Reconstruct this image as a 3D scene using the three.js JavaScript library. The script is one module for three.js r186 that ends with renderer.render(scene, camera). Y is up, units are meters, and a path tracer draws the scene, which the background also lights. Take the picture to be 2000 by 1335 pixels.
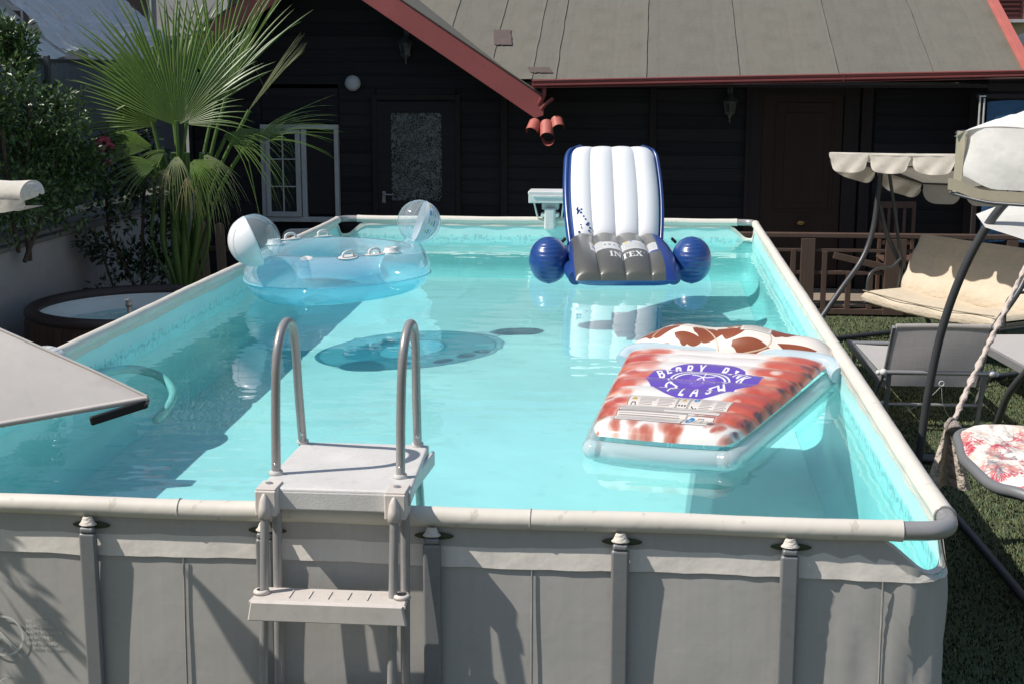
import * as THREE from 'three';
import { mergeGeometries, mergeVertices } from 'three/addons/utils/BufferGeometryUtils.js';
import { RoundedBoxGeometry } from 'three/addons/geometries/RoundedBoxGeometry.js';

// ---------------------------------------------------------------- camera, sky, sun, exposure
const scene = new THREE.Scene();
const camera = new THREE.PerspectiveCamera(27.04, 1024 / 683, 0.1, 400);
camera.position.set(-0.893, 2.618, 4.045);
camera.rotation.order = 'YXZ';
camera.rotation.set(-0.19, 0.098, 0);
scene.add(camera);
const SUN = new THREE.Vector3(-0.618, 0.755, 0.222).normalize();
{ // clear summer sky: pale at the horizon, blue overhead, whiter round the sun
  const W = 256, H = 128, d = new Float32Array(W * H * 4), q = new THREE.Vector3();
  for (let y = 0; y < H; y++) for (let x = 0; x < W; x++) {
    const el = ((y + 0.5) / H - 0.5) * Math.PI, az = ((x + 0.5) / W - 0.5) * 2 * Math.PI;
    q.set(Math.cos(az) * Math.cos(el), Math.sin(el), Math.sin(az) * Math.cos(el));
    const h = Math.exp(-Math.max(0, q.y) * 3.2), c = Math.max(0, q.dot(SUN)), glow = 0.25 * Math.pow(c, 4) + 0.5 * Math.pow(c, 24), i = (y * W + x) * 4, g = q.y < 0 ? 0.6 : 1;
    d[i] = (0.12 + 0.3 * h + glow) * g; d[i + 1] = (0.2 + 0.28 * h + glow * 0.97) * g; d[i + 2] = (0.36 + 0.17 * h + glow * 0.9) * g; d[i + 3] = 1;
  }
  const t = new THREE.DataTexture(d, W, H, THREE.RGBAFormat, THREE.FloatType);
  t.mapping = THREE.EquirectangularReflectionMapping; t.magFilter = THREE.LinearFilter; t.needsUpdate = true;
  scene.background = t; scene.environment = t;
}
const sun = new THREE.DirectionalLight(new THREE.Color(1, 0.94, 0.86), 5);
sun.position.copy(SUN).multiplyScalar(20);
sun.target.position.set(0, 0, 0);
sun.castShadow = true;
sun.shadow.mapSize.set(4096, 4096);
Object.assign(sun.shadow.camera, { left: -14, right: 14, top: 14, bottom: -14, near: 1, far: 60 });
scene.add(sun, sun.target);
const renderer = new THREE.WebGLRenderer({ antialias: true });
renderer.toneMapping = THREE.LinearToneMapping;
renderer.toneMappingExposure = 0.99;
renderer.shadowMap.enabled = true;

// ---------------------------------------------------------------- helpers
const V = (x, y, z) => new THREE.Vector3(x, y, z);
let seedState = 7;
const rnd = () => { seedState = (seedState + 0x6d2b79f5) | 0; let t = Math.imul(seedState ^ (seedState >>> 15), 1 | seedState); t = (t + Math.imul(t ^ (t >>> 7), 61 | t)) ^ t; return ((t ^ (t >>> 14)) >>> 0) / 4294967296; };
const rr = (a, b) => a + (b - a) * rnd();
const clamp = (x, a = 0, b = 1) => Math.min(b, Math.max(a, x));
const sstep = (a, b, x) => { const t = clamp((x - a) / (b - a)); return t * t * (3 - 2 * t); };
const lerp = (a, b, t) => a + (b - a) * t;
function hash(x, y, s) { let h = Math.imul(x, 374761393) + Math.imul(y, 668265263) + Math.imul(s, 1274126177); h = Math.imul(h ^ (h >>> 13), 1274126177); return ((h ^ (h >>> 16)) >>> 0) / 4294967296; }
function vnoise(x, y, px, py, s) { // periodic value noise
  const x0 = Math.floor(x), y0 = Math.floor(y), fx = x - x0, fy = y - y0, u = fx * fx * (3 - 2 * fx), v = fy * fy * (3 - 2 * fy);
  const m = (a, p) => ((a % p) + p) % p;
  const h = (a, b) => hash(m(a, px), m(b, py), s);
  return lerp(lerp(h(x0, y0), h(x0 + 1, y0), u), lerp(h(x0, y0 + 1), h(x0 + 1, y0 + 1), u), v);
}
function fbm(u, v, fx, fy, oct, s) { let a = 0.5, t = 0, n = 0; for (let i = 0; i < oct; i++) { t += a * vnoise(u * fx, v * fy, fx, fy, s + i); n += a; a *= 0.5; fx *= 2; fy *= 2; } return t / n; }
function dataTex(w, h, fn, srgb = true) {
  const d = new Uint8Array(w * h * 4);
  for (let y = 0; y < h; y++) for (let x = 0; x < w; x++) {
    const c = fn(x / w, y / h), i = (y * w + x) * 4;
    const a = typeof c === 'number' ? [c, c, c] : c;
    for (let k = 0; k < 3; k++) { const l = clamp(a[k]); d[i + k] = Math.round(255 * (srgb ? (l <= 0.0031308 ? l * 12.92 : 1.055 * Math.pow(l, 1 / 2.4) - 0.055) : l)); }
    d[i + 3] = 255;
  }
  const t = new THREE.DataTexture(d, w, h);
  t.wrapS = t.wrapT = THREE.RepeatWrapping; t.magFilter = THREE.LinearFilter; t.minFilter = THREE.LinearFilter;
  if (srgb) t.colorSpace = THREE.SRGBColorSpace;
  t.needsUpdate = true;
  return t;
}
const rep = (t, x, y = x) => { const c = t.clone(); c.repeat.set(x, y); c.needsUpdate = true; return c; };
function canvasTex(w, h, draw) {
  const c = document.createElement('canvas'); c.width = w; c.height = h;
  draw(c.getContext('2d'), w, h);
  const t = new THREE.CanvasTexture(c); t.colorSpace = THREE.SRGBColorSpace; t.magFilter = THREE.LinearFilter;
  return t;
}
const T = {
  felt: dataTex(512, 512, (u, v) => { const g = hash(Math.floor(u * 512), Math.floor(v * 512), 3), m = fbm(u, v, 4, 4, 4, 11), f = fbm(u, v, 90, 90, 2, 5); const st = fbm(u, v, 22, 2, 3, 15); return 0.4 + 0.34 * g + 0.2 * m + 0.26 * f + 0.16 * st; }),
  blotch: dataTex(512, 512, (u, v) => { const m = fbm(u, v, 3, 3, 5, 21), f = fbm(u, v, 40, 40, 3, 25), s = sstep(0.66, 0.74, fbm(u, v, 14, 14, 3, 29)); return 0.78 + 0.22 * m + 0.07 * f - 0.05 * s; }),
  streak: dataTex(512, 512, (u, v) => { const a = fbm(u, v, 60, 3, 4, 31), b = fbm(u, v, 5, 3, 3, 37); return 0.62 + 0.3 * a + 0.2 * b; }),
  wood: dataTex(512, 512, (u, v) => { const a = fbm(u, v, 3, 56, 4, 41), b = fbm(u, v, 2, 9, 3, 47); return 0.45 + 0.5 * a + 0.25 * b; }),
  weave: dataTex(256, 256, (u, v) => { const w = 0.5 + 0.25 * Math.sin(u * Math.PI * 128) + 0.25 * Math.sin(v * Math.PI * 128); return 0.8 + 0.12 * w + 0.1 * (fbm(u, v, 64, 4, 2, 51) - 0.5) + 0.12 * (fbm(u, v, 4, 64, 2, 53) - 0.5) + 0.08 * fbm(u, v, 5, 5, 3, 57); }),
  lumps: dataTex(256, 256, (u, v) => fbm(u, v, 5, 5, 4, 61), false),
  wall: dataTex(1024, 1024, (u, v) => { const m = fbm(u, v, 4, 4, 4, 301), st = fbm(u, v, 110, 5, 3, 305), sp = hash(Math.floor(u * 1024), Math.floor(v * 1024), 6), sc = sstep(0.68, 0.76, fbm(u, v, 9, 40, 3, 309)), dk = sstep(0.7, 0.8, fbm(u, v, 60, 60, 2, 313)); return 0.8 + 0.1 * m + 0.06 * (st - 0.5) + 0.05 * sp + 0.03 * sc - 0.03 * dk; }),
  scuff: dataTex(512, 1024, (u, v) => { const m = fbm(u, v, 3, 6, 4, 321), s = sstep(0.71, 0.8, fbm(u, v, 5, 46, 3, 325)) * sstep(0.45, 0.6, fbm(u, v, 3, 9, 2, 329)), sp = hash(Math.floor(u * 512), Math.floor(v * 1024), 8); return [0.84 + 0.13 * m - 0.16 * s + 0.03 * sp, 0.84 + 0.13 * m - 0.17 * s + 0.03 * sp, 0.83 + 0.13 * m - 0.18 * s + 0.03 * sp]; }),
  fine: dataTex(256, 256, (u, v) => fbm(u, v, 50, 50, 3, 67), false),
  water: dataTex(512, 512, (u, v) => 0.62 * fbm(u + 0.03 * fbm(u, v, 4, 4, 2, 75), v, 5, 12, 3, 71) + 0.26 * fbm(u, v, 13, 30, 2, 77) + 0.12 * fbm(u, v, 40, 60, 2, 79), false),
  floor: dataTex(512, 512, (u, v) => { const m = fbm(u, v, 4, 4, 4, 81), s = sstep(0.7, 0.78, fbm(u, v, 24, 24, 3, 83)); return 0.86 + 0.16 * m - 0.05 * s; }),
  turf: dataTex(512, 512, (u, v) => { const g = hash(Math.floor(u * 512), Math.floor(v * 512), 9), f = fbm(u, v, 120, 120, 2, 91), m = fbm(u, v, 4, 4, 4, 93); return [0.35 + 0.35 * f + 0.2 * g + 0.3 * m, 0.4 + 0.38 * f + 0.2 * g + 0.2 * m, 0.35 + 0.35 * f + 0.2 * g + 0.12 * m]; }),
};
const C = (r, g, b) => new THREE.Color().setRGB(r, g, b);
let S = (color, roughness = 0.7, o = {}) => new THREE.MeshStandardMaterial({ color, roughness, side: THREE.DoubleSide, ...o });
const Ph = (color, roughness, o = {}) => new THREE.MeshPhysicalMaterial({ color, roughness, side: THREE.DoubleSide, ...o });
const M = {
  boards: Ph(C(0.034, 0.033, 0.038), 0.75, { specularIntensity: 0.4,  map: rep(T.wood, 0.5, 2), bumpMap: rep(T.wood, 0.5, 2), bumpScale: 0.003 }),
  boardsB: Ph(C(0.028, 0.0275, 0.032), 0.75, { specularIntensity: 0.4,  map: rep(T.wood, 0.45, 1.6), bumpMap: rep(T.wood, 0.45, 1.6), bumpScale: 0.002 }),
  boardsC: Ph(C(0.04, 0.038, 0.042), 0.75, { specularIntensity: 0.4,  map: rep(T.wood, 0.6, 2.3), bumpMap: rep(T.wood, 0.6, 2.3), bumpScale: 0.002 }),
  trim: Ph(C(0.042, 0.034, 0.034), 0.75, { specularIntensity: 0.4,  map: rep(T.streak, 1.6, 0.5) }),
  doorWood: Ph(C(0.05, 0.029, 0.024), 0.75, { specularIntensity: 0.7,  map: rep(T.streak, 1.7, 0.5), bumpMap: rep(T.streak, 1.7, 0.5), bumpScale: 0.001 }),
  felt: S(C(0.168, 0.157, 0.13), 0.95, { map: rep(T.felt, 1.1), bumpMap: rep(T.felt, 1.1), bumpScale: 0.002 }),
  feltB: S(C(0.16, 0.15, 0.126), 0.95, { map: rep(T.felt, 0.9), bumpMap: rep(T.felt, 0.9), bumpScale: 0.002 }),
  feltPatch: S(C(0.115, 0.085, 0.078), 0.9, { map: rep(T.blotch, 3) }),
  red: S(C(0.34, 0.085, 0.08), 0.5, { map: rep(T.blotch, 0.7) }),
  redDark: S(C(0.26, 0.065, 0.062), 0.42, { map: rep(T.blotch, 0.7) }),
  terracotta: S(C(0.5, 0.14, 0.11), 0.55, { map: rep(T.blotch, 2) }),
  whitePaint: S(C(0.62, 0.63, 0.63), 0.45, { map: rep(T.blotch, 1.2) }),
  whitePlastic: S(C(0.72, 0.72, 0.71), 0.42, { map: rep(T.blotch, 2) }),
  ladderPlastic: S(C(0.69, 0.67, 0.645), 0.5, { map: rep(T.blotch, 2.5), bumpMap: rep(T.fine, 8), bumpScale: 0.0006 }),
  stepPlastic: S(C(0.68, 0.62, 0.57), 0.52, { map: rep(T.blotch, 2.5) }),
  rim: S(C(0.73, 0.68, 0.61), 0.55, { map: rep(T.scuff, 5, 0.9), bumpMap: rep(T.lumps, 2), bumpScale: 0.003 }),
  poolGrey: S(C(0.5, 0.48, 0.45), 0.6, { map: rep(T.wall, 0.8), bumpMap: rep(T.lumps, 1.3), bumpScale: 0.003 }),
  poolFlap: S(C(0.78, 0.73, 0.665), 0.6, { map: rep(T.wall, 1.1), bumpMap: rep(T.lumps, 2.5), bumpScale: 0.005 }),
  legGrey: S(C(0.27, 0.275, 0.285), 0.42, { metalness: 0.25, map: rep(T.blotch, 2) }),
  tubeGrey: S(C(0.4, 0.385, 0.38), 0.34, { metalness: 0.35, map: rep(T.blotch, 2) }),
  frameGrey: S(C(0.085, 0.088, 0.095), 0.4, { metalness: 0.3, map: rep(T.blotch, 2) }),
  alu: S(C(0.42, 0.42, 0.43), 0.4, { metalness: 0.5, map: rep(T.blotch, 2) }),
  olive: S(C(0.05, 0.06, 0.03), 0.8),
  black: S(C(0.012, 0.012, 0.014), 0.6),
  darkBlue: S(C(0.02, 0.025, 0.045), 0.5),
  liner: S(C(0.52, 0.83, 0.81), 0.45, { map: rep(T.floor, 0.8), bumpMap: rep(T.lumps, 1.2), bumpScale: 0.01 }),
  poolFloor: S(C(0.72, 0.83, 0.81), 0.6, { map: rep(T.floor, 0.35), bumpMap: rep(T.lumps, 0.6), bumpScale: 0.012 }),
  water: Ph(C(0.66, 0.955, 0.97), 0.0, { transmission: 1, thickness: 0, ior: 1.333, bumpMap: rep(T.water, 0.3, 0.3), bumpScale: 0.0045 }),
  concrete: S(C(0.47, 0.46, 0.45), 0.9, { map: rep(T.blotch, 0.6), bumpMap: rep(T.lumps, 3), bumpScale: 0.004 }),
  coping: S(C(0.24, 0.235, 0.22), 0.9, { map: rep(T.blotch, 1.1), bumpMap: rep(T.lumps, 4), bumpScale: 0.006 }),
  sheet: S(C(0.17, 0.19, 0.22), 0.55, { map: rep(T.streak, 0.5, 0.4) }),
  turf: S(C(0.12, 0.14, 0.08), 0.95, { map: rep(T.turf, 0.9), bumpMap: rep(T.fine, 5), bumpScale: 0.012 }),
  deckWood: S(C(0.36, 0.29, 0.225), 0.75, { map: rep(T.wood, 0.5, 1.6), bumpMap: rep(T.wood, 0.5, 1.6), bumpScale: 0.002 }),
  railWood: S(C(0.105, 0.066, 0.05), 0.6, { map: rep(T.streak, 2, 0.8) }),
  chairWood: S(C(0.13, 0.075, 0.052), 0.55, { map: rep(T.streak, 2, 0.8) }),
  picket: S(C(0.3, 0.22, 0.15), 0.8, { map: rep(T.streak, 2, 0.8) }),
  canvas: Ph(C(0.74, 0.69, 0.61), 1, { transmission: 0.28, thickness: 0, map: rep(T.blotch, 1.3), bumpMap: rep(T.lumps, 1.2), bumpScale: 0.012 }),
  canvasWhite: Ph(C(0.84, 0.82, 0.78), 1, { transmission: 0.28, thickness: 0, map: rep(T.blotch, 1.3), bumpMap: rep(T.lumps, 1), bumpScale: 0.012 }),
  stainCloth: S(C(0.34, 0.3, 0.22), 0.9, { map: rep(T.blotch, 4) }),
  parasol: Ph(C(0.74, 0.68, 0.63), 1, { transmission: 0.2, thickness: 0, map: rep(T.blotch, 1.5) }),
  cushion: S(C(0.68, 0.585, 0.455), 0.88, { map: rep(T.weave, 3), bumpMap: rep(T.lumps, 3.5), bumpScale: 0.008 }),
  sling: Ph(C(0.6, 0.56, 0.53), 1, { transmission: 0.45, thickness: 0, map: rep(T.weave, 2.2), bumpMap: rep(T.weave, 2.2), bumpScale: 0.0006 }),
  rope: S(C(0.6, 0.52, 0.47), 0.85, { map: rep(T.blotch, 9), bumpMap: rep(T.lumps, 9), bumpScale: 0.01 }),
  palmLeaf: Ph(C(0.135, 0.235, 0.036), 0.42, { transmission: 0.35, thickness: 0, map: rep(T.streak, 1, 1) }),
  palmPale: Ph(C(0.27, 0.31, 0.15), 0.5, { transmission: 0.3, thickness: 0, map: rep(T.streak, 1, 1) }),
  palmDry: Ph(C(0.34, 0.29, 0.14), 0.65, { transmission: 0.3, thickness: 0, map: rep(T.streak, 1, 1) }),
  petiole: S(C(0.09, 0.17, 0.035), 0.45, { map: rep(T.streak, 3, 1) }),
  bark: S(C(0.1, 0.075, 0.05), 0.9, { map: rep(T.blotch, 4), bumpMap: rep(T.lumps, 6), bumpScale: 0.02 }),
  leafGloss: Ph(C(0.1, 0.185, 0.042), 0.34, { transmission: 0.3, thickness: 0 }),
  leafDark: Ph(C(0.045, 0.085, 0.028), 0.42, { transmission: 0.25, thickness: 0 }),
  pink: S(C(0.62, 0.13, 0.19), 0.7),
  ochre: S(C(0.62, 0.49, 0.27), 0.85, { map: rep(T.blotch, 0.3) }),
  shutter: S(C(0.12, 0.03, 0.025), 0.6),
  blueTarp: S(C(0.035, 0.12, 0.24), 0.6, { map: rep(T.blotch, 1.5), bumpMap: rep(T.lumps, 2), bumpScale: 0.02 }),
  vinylBlue: Ph(C(0.014, 0.055, 0.22), 0.32, { clearcoat: 0.4, clearcoatRoughness: 0.25 }),
  vinylWhite: Ph(C(0.78, 0.79, 0.81), 0.34, { clearcoat: 0.25, clearcoatRoughness: 0.3 }),
  vinylGrey: Ph(C(0.15, 0.148, 0.142), 0.4, { clearcoat: 0.3, clearcoatRoughness: 0.3, bumpMap: rep(T.lumps, 5), bumpScale: 0.004 }),
  vinylClear: Ph(C(0.9, 0.95, 0.97), 0.08, { transmission: 0.86, thickness: 0, ior: 1.5 }),
  vinylTop: Ph(C(0.82, 0.94, 0.99), 0.06, { transmission: 0.78, thickness: 0, ior: 1.5 }),
  vinylAqua: Ph(C(0.46, 0.87, 0.96), 0.1, { transmission: 0.6, thickness: 0, ior: 1.5 }),
  vinylRim: Ph(C(0.84, 0.89, 0.91), 0.12, { transmission: 0.62, thickness: 0, ior: 1.5 }),
  glassDark: Ph(C(0.3, 0.34, 0.35), 0.05, { transmission: 0.9, thickness: 0 }),
  tubInner: S(C(0.74, 0.78, 0.78), 0.5, { map: rep(T.blotch, 2) }),
  tubRim: S(C(0.045, 0.028, 0.025), 0.5, { map: rep(T.blotch, 2) }),
  film: Ph(C(0.74, 0.75, 0.75), 0.22, { transmission: 0.35, thickness: 0, clearcoat: 0.5, clearcoatRoughness: 0.2 }),
  chrome: S(C(0.6, 0.6, 0.6), 0.2, { metalness: 0.9 }),
  brass: S(C(0.4, 0.26, 0.1), 0.3, { metalness: 0.8 }),
  lantern: S(C(0.14, 0.145, 0.145), 0.5, { metalness: 0.3 }),
};

const used = new Map();
function numbered(name) { const n = used.get(name) ?? 0; used.set(name, n + 1); return n ? `${name}_${String(n).padStart(3, '0')}` : name; }
function tag(o, label, category, group) { if (label) o.userData.label = label; if (category) o.userData.category = category; if (group) o.userData.group = group; return o; }
function thing(name, label, category, pos = [0, 0, 0], turn = 0, group) {
  const g = new THREE.Group(); g.name = numbered(name); g.position.set(...pos); g.rotation.y = turn; scene.add(g);
  return tag(g, label, category, group);
}
function mesh(name, geo, mat, parent) {
  const m = new THREE.Mesh(Array.isArray(geo) ? mrg(geo) : geo, mat);
  m.name = parent ? name : numbered(name); m.castShadow = m.receiveShadow = true; (parent ?? scene).add(m);
  return m;
}
function struct(name, geo, mat, label) { const m = mesh(name, geo, mat); m.userData.kind = 'structure'; if (label) m.userData.label = label; return m; }
function mrg(list) {
  const l = list.map((g) => { const n = g.index ? g.toNonIndexed() : g; for (const k of Object.keys(n.attributes)) if (!['position', 'normal', 'uv'].includes(k)) n.deleteAttribute(k); return n; });
  return l.length === 1 ? l[0] : mergeGeometries(l);
}
function metreUV(g) { // uv in metres by the way each face points
  const n = g.index ? g.toNonIndexed() : g, p = n.attributes.position, N = n.attributes.normal, uv = new Float32Array(p.count * 2);
  for (let i = 0; i < p.count; i++) {
    const ax = Math.abs(N.getX(i)), ay = Math.abs(N.getY(i)), az = Math.abs(N.getZ(i));
    const [a, b] = ay >= ax && ay >= az ? [p.getX(i), p.getZ(i)] : ax >= az ? [p.getZ(i), p.getY(i)] : [p.getX(i), p.getY(i)];
    uv[i * 2] = a; uv[i * 2 + 1] = b;
  }
  n.setAttribute('uv', new THREE.BufferAttribute(uv, 2));
  return n;
}
function box(w, h, d, x = 0, y = 0, z = 0, r = 0.006, rot) {
  const g = r > 0 ? new RoundedBoxGeometry(w, h, d, 1, Math.min(r, w * 0.45, h * 0.45, d * 0.45)) : new THREE.BoxGeometry(w, h, d);
  const o = rnd() * 3;
  const m = metreUV(g); const uv = m.attributes.uv; for (let i = 0; i < uv.count; i++) uv.setXY(i, uv.getX(i) + x + o, uv.getY(i) + y + o * 0.7);
  if (rot) m.applyMatrix4(new THREE.Matrix4().makeRotationFromEuler(new THREE.Euler(...rot)));
  return m.translate(x, y, z);
}
function tube(pts, r, seg = 24, rad = 10, closed = false, tension = 0.5) {
  const c = new THREE.CatmullRomCurve3(pts.map((p) => (p.isVector3 ? p : V(...p))), closed, 'catmullrom', tension);
  const g = new THREE.TubeGeometry(c, seg, r, rad, closed), L = c.getLength(), uv = g.attributes.uv;
  for (let i = 0; i < uv.count; i++) uv.setXY(i, uv.getX(i) * L, uv.getY(i) * 2 * Math.PI * r);
  if (closed) return g;
  const caps = [0, 1].map((t) => { const k = new THREE.CircleGeometry(r, rad), p = c.getPointAt(t), d = c.getTangentAt(t).multiplyScalar(t ? 1 : -1); return k.applyQuaternion(new THREE.Quaternion().setFromUnitVectors(V(0, 0, 1), d)).translate(p.x, p.y, p.z); });
  return mrg([g, ...caps]);
}
function rod(a, b, r, rad = 10) { return tube([a, V(0, 0, 0).addVectors(V(...(a.isVector3 ? a.toArray() : a)), V(...(b.isVector3 ? b.toArray() : b))).multiplyScalar(0.5), b], r, 2, rad); }
function beam(a, b, w, h, up = V(0, 1, 0)) { // a squared bar between two points
  a = a.isVector3 ? a : V(...a); b = b.isVector3 ? b : V(...b);
  const L = a.distanceTo(b), z = b.clone().sub(a).normalize(), x = V(0, 0, 0).crossVectors(up, z).normalize(), y = V(0, 0, 0).crossVectors(z, x);
  const g = box(w, h, L, 0, 0, 0, 0.004);
  return g.applyMatrix4(new THREE.Matrix4().makeBasis(x, y, z).setPosition(a.clone().add(b).multiplyScalar(0.5)));
}
function surf(nu, nv, f, us = 1, vs = 1, smooth = true) { // a sheet given point by point
  const p = [], uv = [], idx = [];
  for (let j = 0; j <= nv; j++) for (let i = 0; i <= nu; i++) { const q = f(i / nu, j / nv); p.push(q.x ?? q[0], q.y ?? q[1], q.z ?? q[2]); uv.push((i / nu) * us, (j / nv) * vs); }
  for (let j = 0; j < nv; j++) for (let i = 0; i < nu; i++) { const a = j * (nu + 1) + i, b = a + 1, c = a + nu + 1, d = c + 1; idx.push(a, b, d, a, d, c); }
  const g = new THREE.BufferGeometry();
  g.setAttribute('position', new THREE.Float32BufferAttribute(p, 3)); g.setAttribute('uv', new THREE.Float32BufferAttribute(uv, 2)); g.setIndex(idx); g.computeVertexNormals();
  return g;
}
function lathe(pts, seg = 40, phi0 = 0, phi = Math.PI * 2) { return new THREE.LatheGeometry(pts.map((p) => new THREE.Vector2(...p)), seg, phi0, phi); }
function extr(shape, depth, bevel = 0.003) { return metreUV(new THREE.ExtrudeGeometry(shape, { depth, bevelEnabled: bevel > 0, bevelSize: bevel, bevelThickness: bevel, bevelSegments: 1, curveSegments: 14 })); }
const poly = (pts) => new THREE.Shape(pts.map((p) => new THREE.Vector2(...p)));
const inst = { cap: (x, y, z, r) => new THREE.SphereGeometry(r, 12, 8).translate(x, y, z) };

// ---------------------------------------------------------------- ground
struct('ground', metreUV(new THREE.PlaneGeometry(120, 120).rotateX(-Math.PI / 2)), M.turf, 'green artificial turf around the pool');
{ // short blades of the turf where it is in view
  const g = new THREE.BufferGeometry();
  g.setAttribute('position', new THREE.Float32BufferAttribute([-0.0035, 0, 0, 0.0035, 0, 0, 0.002, 0.017, 0.003], 3)); g.setAttribute('normal', new THREE.Float32BufferAttribute([0, 0.8, 0.6, 0, 0.8, 0.6, 0, 0.8, 0.6], 3));
  const n = 130000, im = new THREE.InstancedMesh(g, S(C(1, 1, 1), 0.8), n), m = new THREE.Matrix4(), q = new THREE.Quaternion(), e = new THREE.Euler(), c = new THREE.Color();
  for (let i = 0; i < n; i++) {
    const z = -11.3 + 11.6 * Math.pow(rnd(), 0.8), x = rr(0.08, 2.7);
    e.set(rr(-0.6, 0.6), rr(0, 6.28), 0, 'YXZ'); q.setFromEuler(e); const s = rr(0.6, 1.25);
    im.setMatrixAt(i, m.compose(V(x, 0.001, z), q, V(s * 1.4, s, s)));
    const k = rr(0.6, 1.35), b = rnd(); im.setColorAt(i, c.setRGB((b < 0.2 ? 0.19 : 0.095) * k, (b < 0.2 ? 0.185 : 0.145) * k, 0.065 * k));
  }
  im.name = 'turf_blades'; im.userData = { kind: 'stuff', label: 'short green and straw blades of the artificial turf' }; im.receiveShadow = true; scene.add(im);
}

// ---------------------------------------------------------------- swimming pool
const PW = 3.66, PL = 8.44, RIM = 1.3, WATER = 1.16;
const floorY = (z) => lerp(0.66, 0.8, clamp(-z / PL));
function perimeter(step = 0.05, rc = 0.12) { // points round the pool, with outward normal and distance from the nearest corner
  const out = [];
  const line = (ax, az, bx, bz, nx, nz) => { const L = Math.hypot(bx - ax, bz - az), n = Math.round(L / step); for (let i = 0; i < n; i++) { const t = i / n; out.push({ x: lerp(ax, bx, t), z: lerp(az, bz, t), nx, nz, d: Math.min(t * L, (1 - t) * L) + rc * 0.78 }); } };
  const arc = (cx, cz, a0) => { const n = 8; for (let i = 0; i < n; i++) { const a = a0 - (i / n) * Math.PI / 2, nx = Math.cos(a), nz = Math.sin(a); out.push({ x: cx + rc * nx, z: cz + rc * nz, nx, nz, d: Math.abs(i / n - 0.5) * rc * Math.PI / 2 }); } };
  line(-PW + rc, 0, -rc, 0, 0, 1); arc(-rc, -rc, Math.PI / 2);
  line(0, -rc, 0, -PL + rc, 1, 0); arc(-rc, -PL + rc, 0);
  line(-rc, -PL, -PW + rc, -PL, 0, -1); arc(-PW + rc, -PL + rc, -Math.PI / 2);
  line(-PW, -PL + rc, -PW, -rc, -1, 0); arc(-PW + rc, -rc, -Math.PI);
  out.push({ ...out[0] });
  let s = 0; out.forEach((p, i) => { if (i) s += Math.hypot(p.x - out[i - 1].x, p.z - out[i - 1].z); p.s = s; });
  return out;
}
const PERIM = perimeter();
const topY = (d) => lerp(1.172, 1.285, sstep(0.02, 0.21, d));
const wob = (s, y) => 0.0035 * (fbm(s / 8, y / 2, 30, 5, 3, 101) - 0.5) * 2;
const bulge = (s, y, d) => 0.014 * Math.sin(Math.PI * clamp((1.2 - y) / 1.2)) + wob(s, y) * sstep(1.26, 1.1, y)
  + 0.011 * sstep(0.62, 0.12, d) * Math.sin(d * 46 + y * 9) * sstep(1.2, 1.08, y) * sstep(0.35, 0.85, y);
function perimSheet(rows, f, vs = 1) { // f(point, row 0..1) -> [offset outwards, y]
  const n = PERIM.length - 1, L = PERIM[n].s;
  return surf(n, rows, (u, v) => { const p = PERIM[Math.round(u * n)], [o, y] = f(p, v); return [p.x + p.nx * o, y, p.z + p.nz * o]; }, L, vs);
}
const pool = thing('swimming_pool', 'large rectangular frame pool with grey fabric walls, cream rim and turquoise liner', 'swimming pool');
mesh('outer_wall', perimSheet(26, (p, v) => { const y = lerp(topY(p.d) - 0.01, 0.0, v); return [bulge(p.s, y, p.d), y]; }, 1.3), M.poolGrey, pool);
const ragged = (s) => 1.148 + 0.003 * Math.sin(s * 5) + 0.006 * (fbm(s / 4, 0, 120, 2, 2, 111) - 0.5);
const flapFold = (p, v) => 0.006 * Math.exp(-p.d * 4) * Math.sin(p.d * 60) * v + 0.0025 * (fbm(p.s / 4, v * 0.5, 26, 2, 3, 117) - 0.5);
mesh('liner_flap', [perimSheet(9, (p, v) => { const y = lerp(topY(p.d), ragged(p.s), v); return [bulge(p.s, y, p.d) - 0.014 + 0.021 * Math.pow(v, 0.6) + flapFold(p, v), y]; }, 0.14),
  perimSheet(1, (p, v) => { const y = ragged(p.s); return [bulge(p.s, y, p.d) + 0.007 + flapFold(p, 1) - 0.005 * v, y - 0.001 * v]; }, 0.01)], M.poolFlap, pool);
// liner: pale blue with a faint printed band at the water line
const linerTex = dataTex(1024, 512, (u, v) => {
  const y = v * 1.3, m = 0.87 + 0.16 * fbm(u, v, 6, 6, 4, 121);
  const wav = 1.13 + 0.008 * Math.sin(u * 40) ;
  const dash = Math.abs(y - wav) < 0.009 && hash(Math.floor(u * 64), 1, 5) < 0.75 ? 0.62 : 1;
  const spot = fbm(u, v, 60, 40, 2, 125) > 0.66 && y > 1.09 && y < 1.17 ? 0.74 : 1;
  return [m * dash * spot, m * lerp(1, dash, 0.8) * spot, m * lerp(1, dash, 0.7) * spot];
});
const linerMat = S(C(0.5, 0.82, 0.8), 0.4, { map: rep(linerTex, 1, 1), bumpMap: rep(T.lumps, 1.2, 1.6), bumpScale: 0.006 });
const liner = perimSheet(30, (p, v) => {
  const fy = floorY(p.z), t = v;
  if (t < 0.8) return [-0.013 + 0.5 * wob(p.s, 1) , lerp(topY(p.d) - 0.004, fy + 0.1, t / 0.8)];
  const a = ((t - 0.8) / 0.2) * Math.PI / 2; return [-0.013 - 0.14 * (1 - Math.cos(a)), fy + 0.1 - 0.112 * Math.sin(a)];
});
{ const uv = liner.attributes.uv, p = liner.attributes.position; for (let i = 0; i < uv.count; i++) uv.setY(i, p.getY(i) / 1.3); }
mesh('inner_liner', liner, linerMat, pool);
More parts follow.
